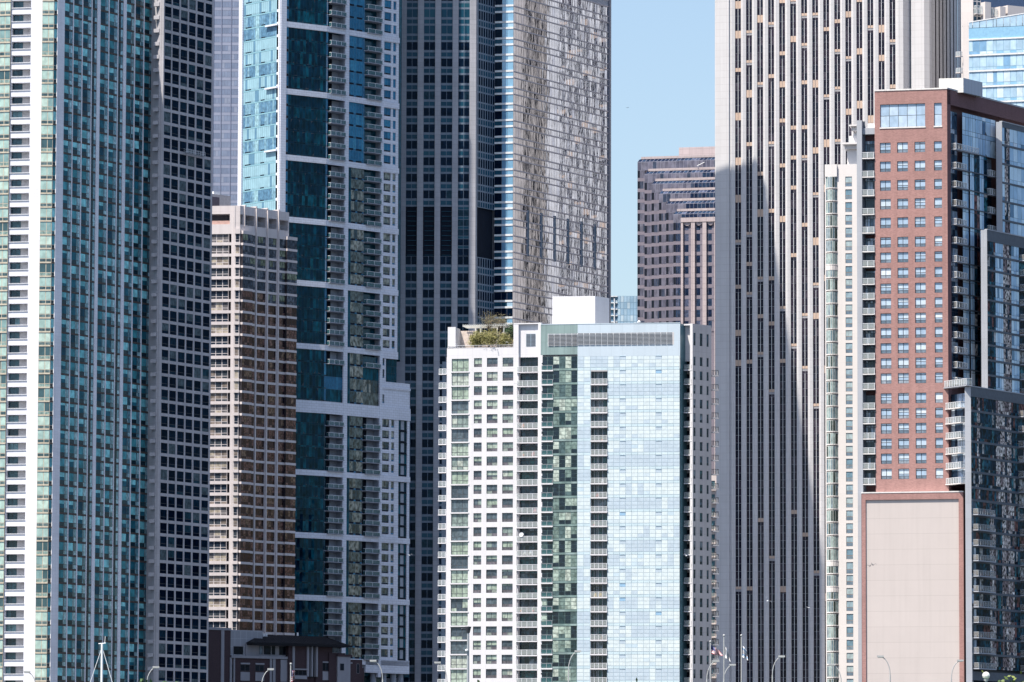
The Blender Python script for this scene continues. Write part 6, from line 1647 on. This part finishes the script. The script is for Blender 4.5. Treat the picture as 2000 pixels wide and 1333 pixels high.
def small_things():
    M['globe'] = plain('milk_glass', (.8, .78, .72), .3); M['flag_red'] = plain('flag_red', (.45, .06, .08)); M['flag_navy'] = plain('flag_navy', (.05, .06, .18)); M['flag_star'] = plain('flag_star_blue', (.16, .17, .3))
    M['flag_white'] = plain('flag_white', (.75, .73, .72)); M['flag_pale'] = plain('flag_pale_blue', (.30, .45, .62)); M['gull_white'] = plain('gull_white', (.75, .74, .72)); M['gull_grey'] = plain('gull_grey', (.4, .41, .43))
    L = [(529, 1307, -1, 'street lamp in front of the low dark brick building'), (729, 1290.5, 1, 'street lamp in front of the columns of the blue tower'),
         (855, 1294, 1, 'street lamp at the left edge of the central white building'), (1399, 1291, -1, 'street lamp just left of the white flag'),
         (1431, 1298.5, -1, 'street lamp between the white flag and the pale blue flag'), (1527, 1282, -1, 'street lamp alone in front of the tall white tower'),
         (1625, 1298, 1, 'street lamp in front of the slim cream tower'), (1720, 1282, 1, 'thin street lamp in front of the blank beige panel'),
         (1876, 1290, -1, 'street lamp at the right edge of the beige panel'), (305, 1303, -1, 'street lamp in front of the dark gridded tower'),
         (53, 1312, 1, 'street lamp in front of the white balconies on the left'), (1129, 1272, -1, 'street lamp in front of the green glass of the central building')]
    for i, (x, y, s, lab) in enumerate(L): lamp(x, y, 335 if i % 2 else 342, s, lab)
    lamp(1926, 1320, 300, 1, 'globe street lamp beside the tree at the bottom right', globe=True)
    flag(1414, 1244, 336, 'white', ((1415, 1261), (1415.6, 1285), (1422, 1274), (1427, 1294)), 'flagpole flying a white flag, left of the blue one')
    flag(1448, 1244, 336, 'blue', ((1449, 1261), (1449.6, 1284), (1458, 1270), (1461, 1291)), 'flagpole flying a pale blue and white flag')
    flag(1387.5, 1256, 336, 'stripes', ((1388, 1259), (1389, 1276), (1406, 1271), (1412, 1281)), 'flagpole with a red and white striped flag streaming right')
    flag(568, 1299.5, 336, 'stripes', ((568.7, 1308), (569, 1332), (575, 1310), (574, 1330)), 'flagpole with a limp striped flag before the brick building')
    # camera mast
    e = empty('camera_mast', (at(914.5, 1300, 334).x, 334, 1.5), 'grey steel mast carrying cameras in front of the white building', 'mast'); p = at(914.5, 1226, 334)
    mb = MB(); mb.tube((p.x, p.y, 1.5), (p.x, p.y, p.z-.15), .12, .07, M['grey_metal'], 10); link('pole', mb, e)
    h = MB(); h.tube((p.x, p.y, p.z-.35), (p.x, p.y, p.z+.05), .1, .2, M['dark_metal'], 10); h.tube((p.x-.35, p.y, p.z-.1), (p.x+.15, p.y, p.z-.1), .03, .03, M['dark_metal'], 6); h.ball((p.x-.38, p.y, p.z-.1), .07, M['dark_metal'], 8, 5); link('camera_head', h, e)
    q = at(914.5, 1271, 334); h2 = MB(); h2.ball((q.x-.1, q.y-.1, q.z), .1, M['white_metal'], 8, 5); link('camera', h2, e)
    # sail boat whose mast rises in front of the green tower
    Yb = 205; p = at(199.5, 1258, Yb); bx = p.x; e = empty('sailboat', (bx, Yb, 0), 'sailing boat with a bare white mast in front of the green tower', 'boat')
    hull = MB(); gel = plain('white_gelcoat', (.78, .78, .76), .25)
    st = [(-3.6, .15, .25), (-2.6, .95, .05), (-.5, 1.3, -.1), (1.8, 1.2, -.1), (3.2, .95, 0)]
    prev = None
    for (x, w_, zb_) in st:
        ring = [Vector((bx+x, Yb-w_, 1.0)), Vector((bx+x, Yb-w_*.8, .35)), Vector((bx+x, Yb, zb_-.35)), Vector((bx+x, Yb+w_*.8, .35)), Vector((bx+x, Yb+w_, 1.0))]
        if prev:
            for i in range(4): hull.quad((prev[i], ring[i], ring[i+1], prev[i+1]), gel)
            hull.quad((prev[4], ring[4], ring[0], prev[0]), gel)
        prev = ring
    hull.quad(prev[::-1], gel); link('hull', hull, e)
    cb = MB(); F = Face((bx-1.6, Yb-.7), (bx+1.2, Yb-.7)); cb.box(F, 0, F.L, 1.0, 1.5, 0, 1.4, gel); link('cabin', cb, e)
    mm = MB(); mm.tube((bx, Yb, 1.0), (bx, Yb, p.z), .065, .045, M['white_metal'], 10); link('mast', mm, e)
    for (s, zz) in ((1, .72), (-1, .72)): q = MB(); q.tube((bx-.16, Yb, p.z*zz), (bx+.16, Yb, p.z*zz), .014, .014, M['white_metal'], 5); link('spreader', q, e)
    for (ex, top) in ((-3.4, .99), (3.1, .99), (-.9, .9), (1.0, .9)): q = MB(); q.tube((bx+ex, Yb, 1.0), (bx, Yb, p.z*top), .014, .014, M['white_metal'], 4); link('stay', q, e)
    q = MB(); q.tube((bx-.14, Yb, p.z), (bx+.14, Yb, p.z+.03), .02, .02, M['white_metal'], 5); q.tube((bx+.1, Yb, p.z), (bx+.12, Yb, p.z+.3), .012, .012, M['white_metal'], 5); link('wind_vane', q, e)
    bm_ = MB(); bm_.tube((bx, Yb, 2.0), (bx+3.0, Yb, 2.1), .07, .06, M['white_metal'], 8); link('boom', bm_, e)
    # suspended cleaning platform on the dark tower
    t = plan(312.5, 0, 1199, [(321, 0, -.2), (417, 0, 1.56)]); F = Face(t[1], t[2]); u0, u1 = F.U(355, 297), F.U(392, 300); z = F.Z(370, 303)
    e = empty('cleaning_platform', F.P(u0, z, -1), 'window cleaning platform hanging on the dark gridded tower', 'platform'); mb = MB(); mb.box(F, u0, u1, z, z+.12, -1.3, -.5, M['grey_metal']); link('deck', mb, e)
    mb = MB()
    for hh in (.5, 1.0):
        mb.box(F, u0, u1, z+hh, z+hh+.05, -1.3, -1.25, M['white_metal']); mb.box(F, u0, u1, z+hh, z+hh+.05, -.55, -.5, M['white_metal'])
    for i in range(9): u = u0+(u1-u0-.05)*i/8; mb.box(F, u, u+.05, z+.1, z+1.0, -1.3, -1.25, M['white_metal'])
    link('railing', mb, e)
    for u in (u0+.1, u1-.15): mb = MB(); mb.tube(F.P(u, z+.1, -.9), F.P(u, 215, -.9), .02, .02, M['dark_metal'], 4); link('cable', mb, e)
    # birds
    for i, (x, y, Yd, s, r, lab) in enumerate([(800, 1085, 700, .9, .1, 'small gull flying before the foot of the blue tower'), (1499.5, 1174, 560, 1.1, -.7, 'white gull banking in front of the tall white tower, the left one'),
              (1580.5, 1187.5, 640, 1.0, .4, 'white gull flying at the right of the tall white tower'), (1341, 1086, 600, 1.0, -.3, 'white gull by the grey shaded flank of the central building'),
              (1699, 1106, 600, .9, .2, 'dark winged bird over the beige panel, the left of two'), (1705, 1104, 610, .9, -.2, 'dark winged bird over the beige panel, the right of two'), (1226, 211, 900, .7, .1, 'tiny bird high in the open sky')]):
        if i in (4, 5, 6): M['gull_white'], sv_ = plain('dark_feathers', (.08, .08, .09)), M['gull_white']; g2 = M['gull_grey']; M['gull_grey'] = M['gull_white']
        gull(x, y, Yd, s, r, lab, i % 3)
        if i in (4, 5, 6): M['gull_white'], M['gull_grey'] = sv_, g2
    # trees whose tops just reach the frame
    for (x, y, r, lab) in ((1968, 1317, 2.0, 'leafy tree at the bottom right beside the globe lamp'), (1992, 1322, 1.6, 'second leafy tree at the very bottom right corner'), (320, 1326, 1.8, 'dark tree top in front of the dark gridded tower'),
                           (945, 1330, 1.3, 'tree top in front of the white wall by the camera mast'), (1267, 1329, 1.6, 'tree top in front of the pale blue glass'), (1143, 1327, 1.2, 'tree top in front of the green glass'), (345, 1330, 1.6, 'lower dark tree right of the other at the dark tower')):
        p = at(x, y, 322); tree((p.x, 322, 1.5), p.z-1.5, r*1.25, 2 if x < 400 else 3, lab, 'street trees along the lakefront', 2600, .15, .45)

def haze_box():
    mt = bpy.data.materials.new('haze_air'); mt.use_nodes = True; t = mt.node_tree; t.nodes.clear()
    o = t.nodes.new('ShaderNodeOutputMaterial'); v = t.nodes.new('ShaderNodeVolumePrincipled'); v.inputs['Density'].default_value = HAZE
    v.inputs['Color'].default_value = (.78, .87, 1, 1); v.inputs['Anisotropy'].default_value = .2
    t.links.new(v.outputs[0], o.inputs['Volume'])
    mb = MB(); F = Face((-9500, -1500), (9500, -1500)); mb.box(F, 0, 19000, -1, 420, 0, 5500, mt); ob = link('haze', mb, kind='stuff')
HAZE = 0.0

# ------------------------------------------------------------------ build
green_tower(); grid_tower(); lavender_tower(); blue_tower(); beige_tower(); granite_tower(); gap_block(); pink_tower(); white_tower(); far_right()
central_building(); sliver_building(); cream_tower(); brick_tower(); low_building()
small_things()
if HAZE: haze_box()
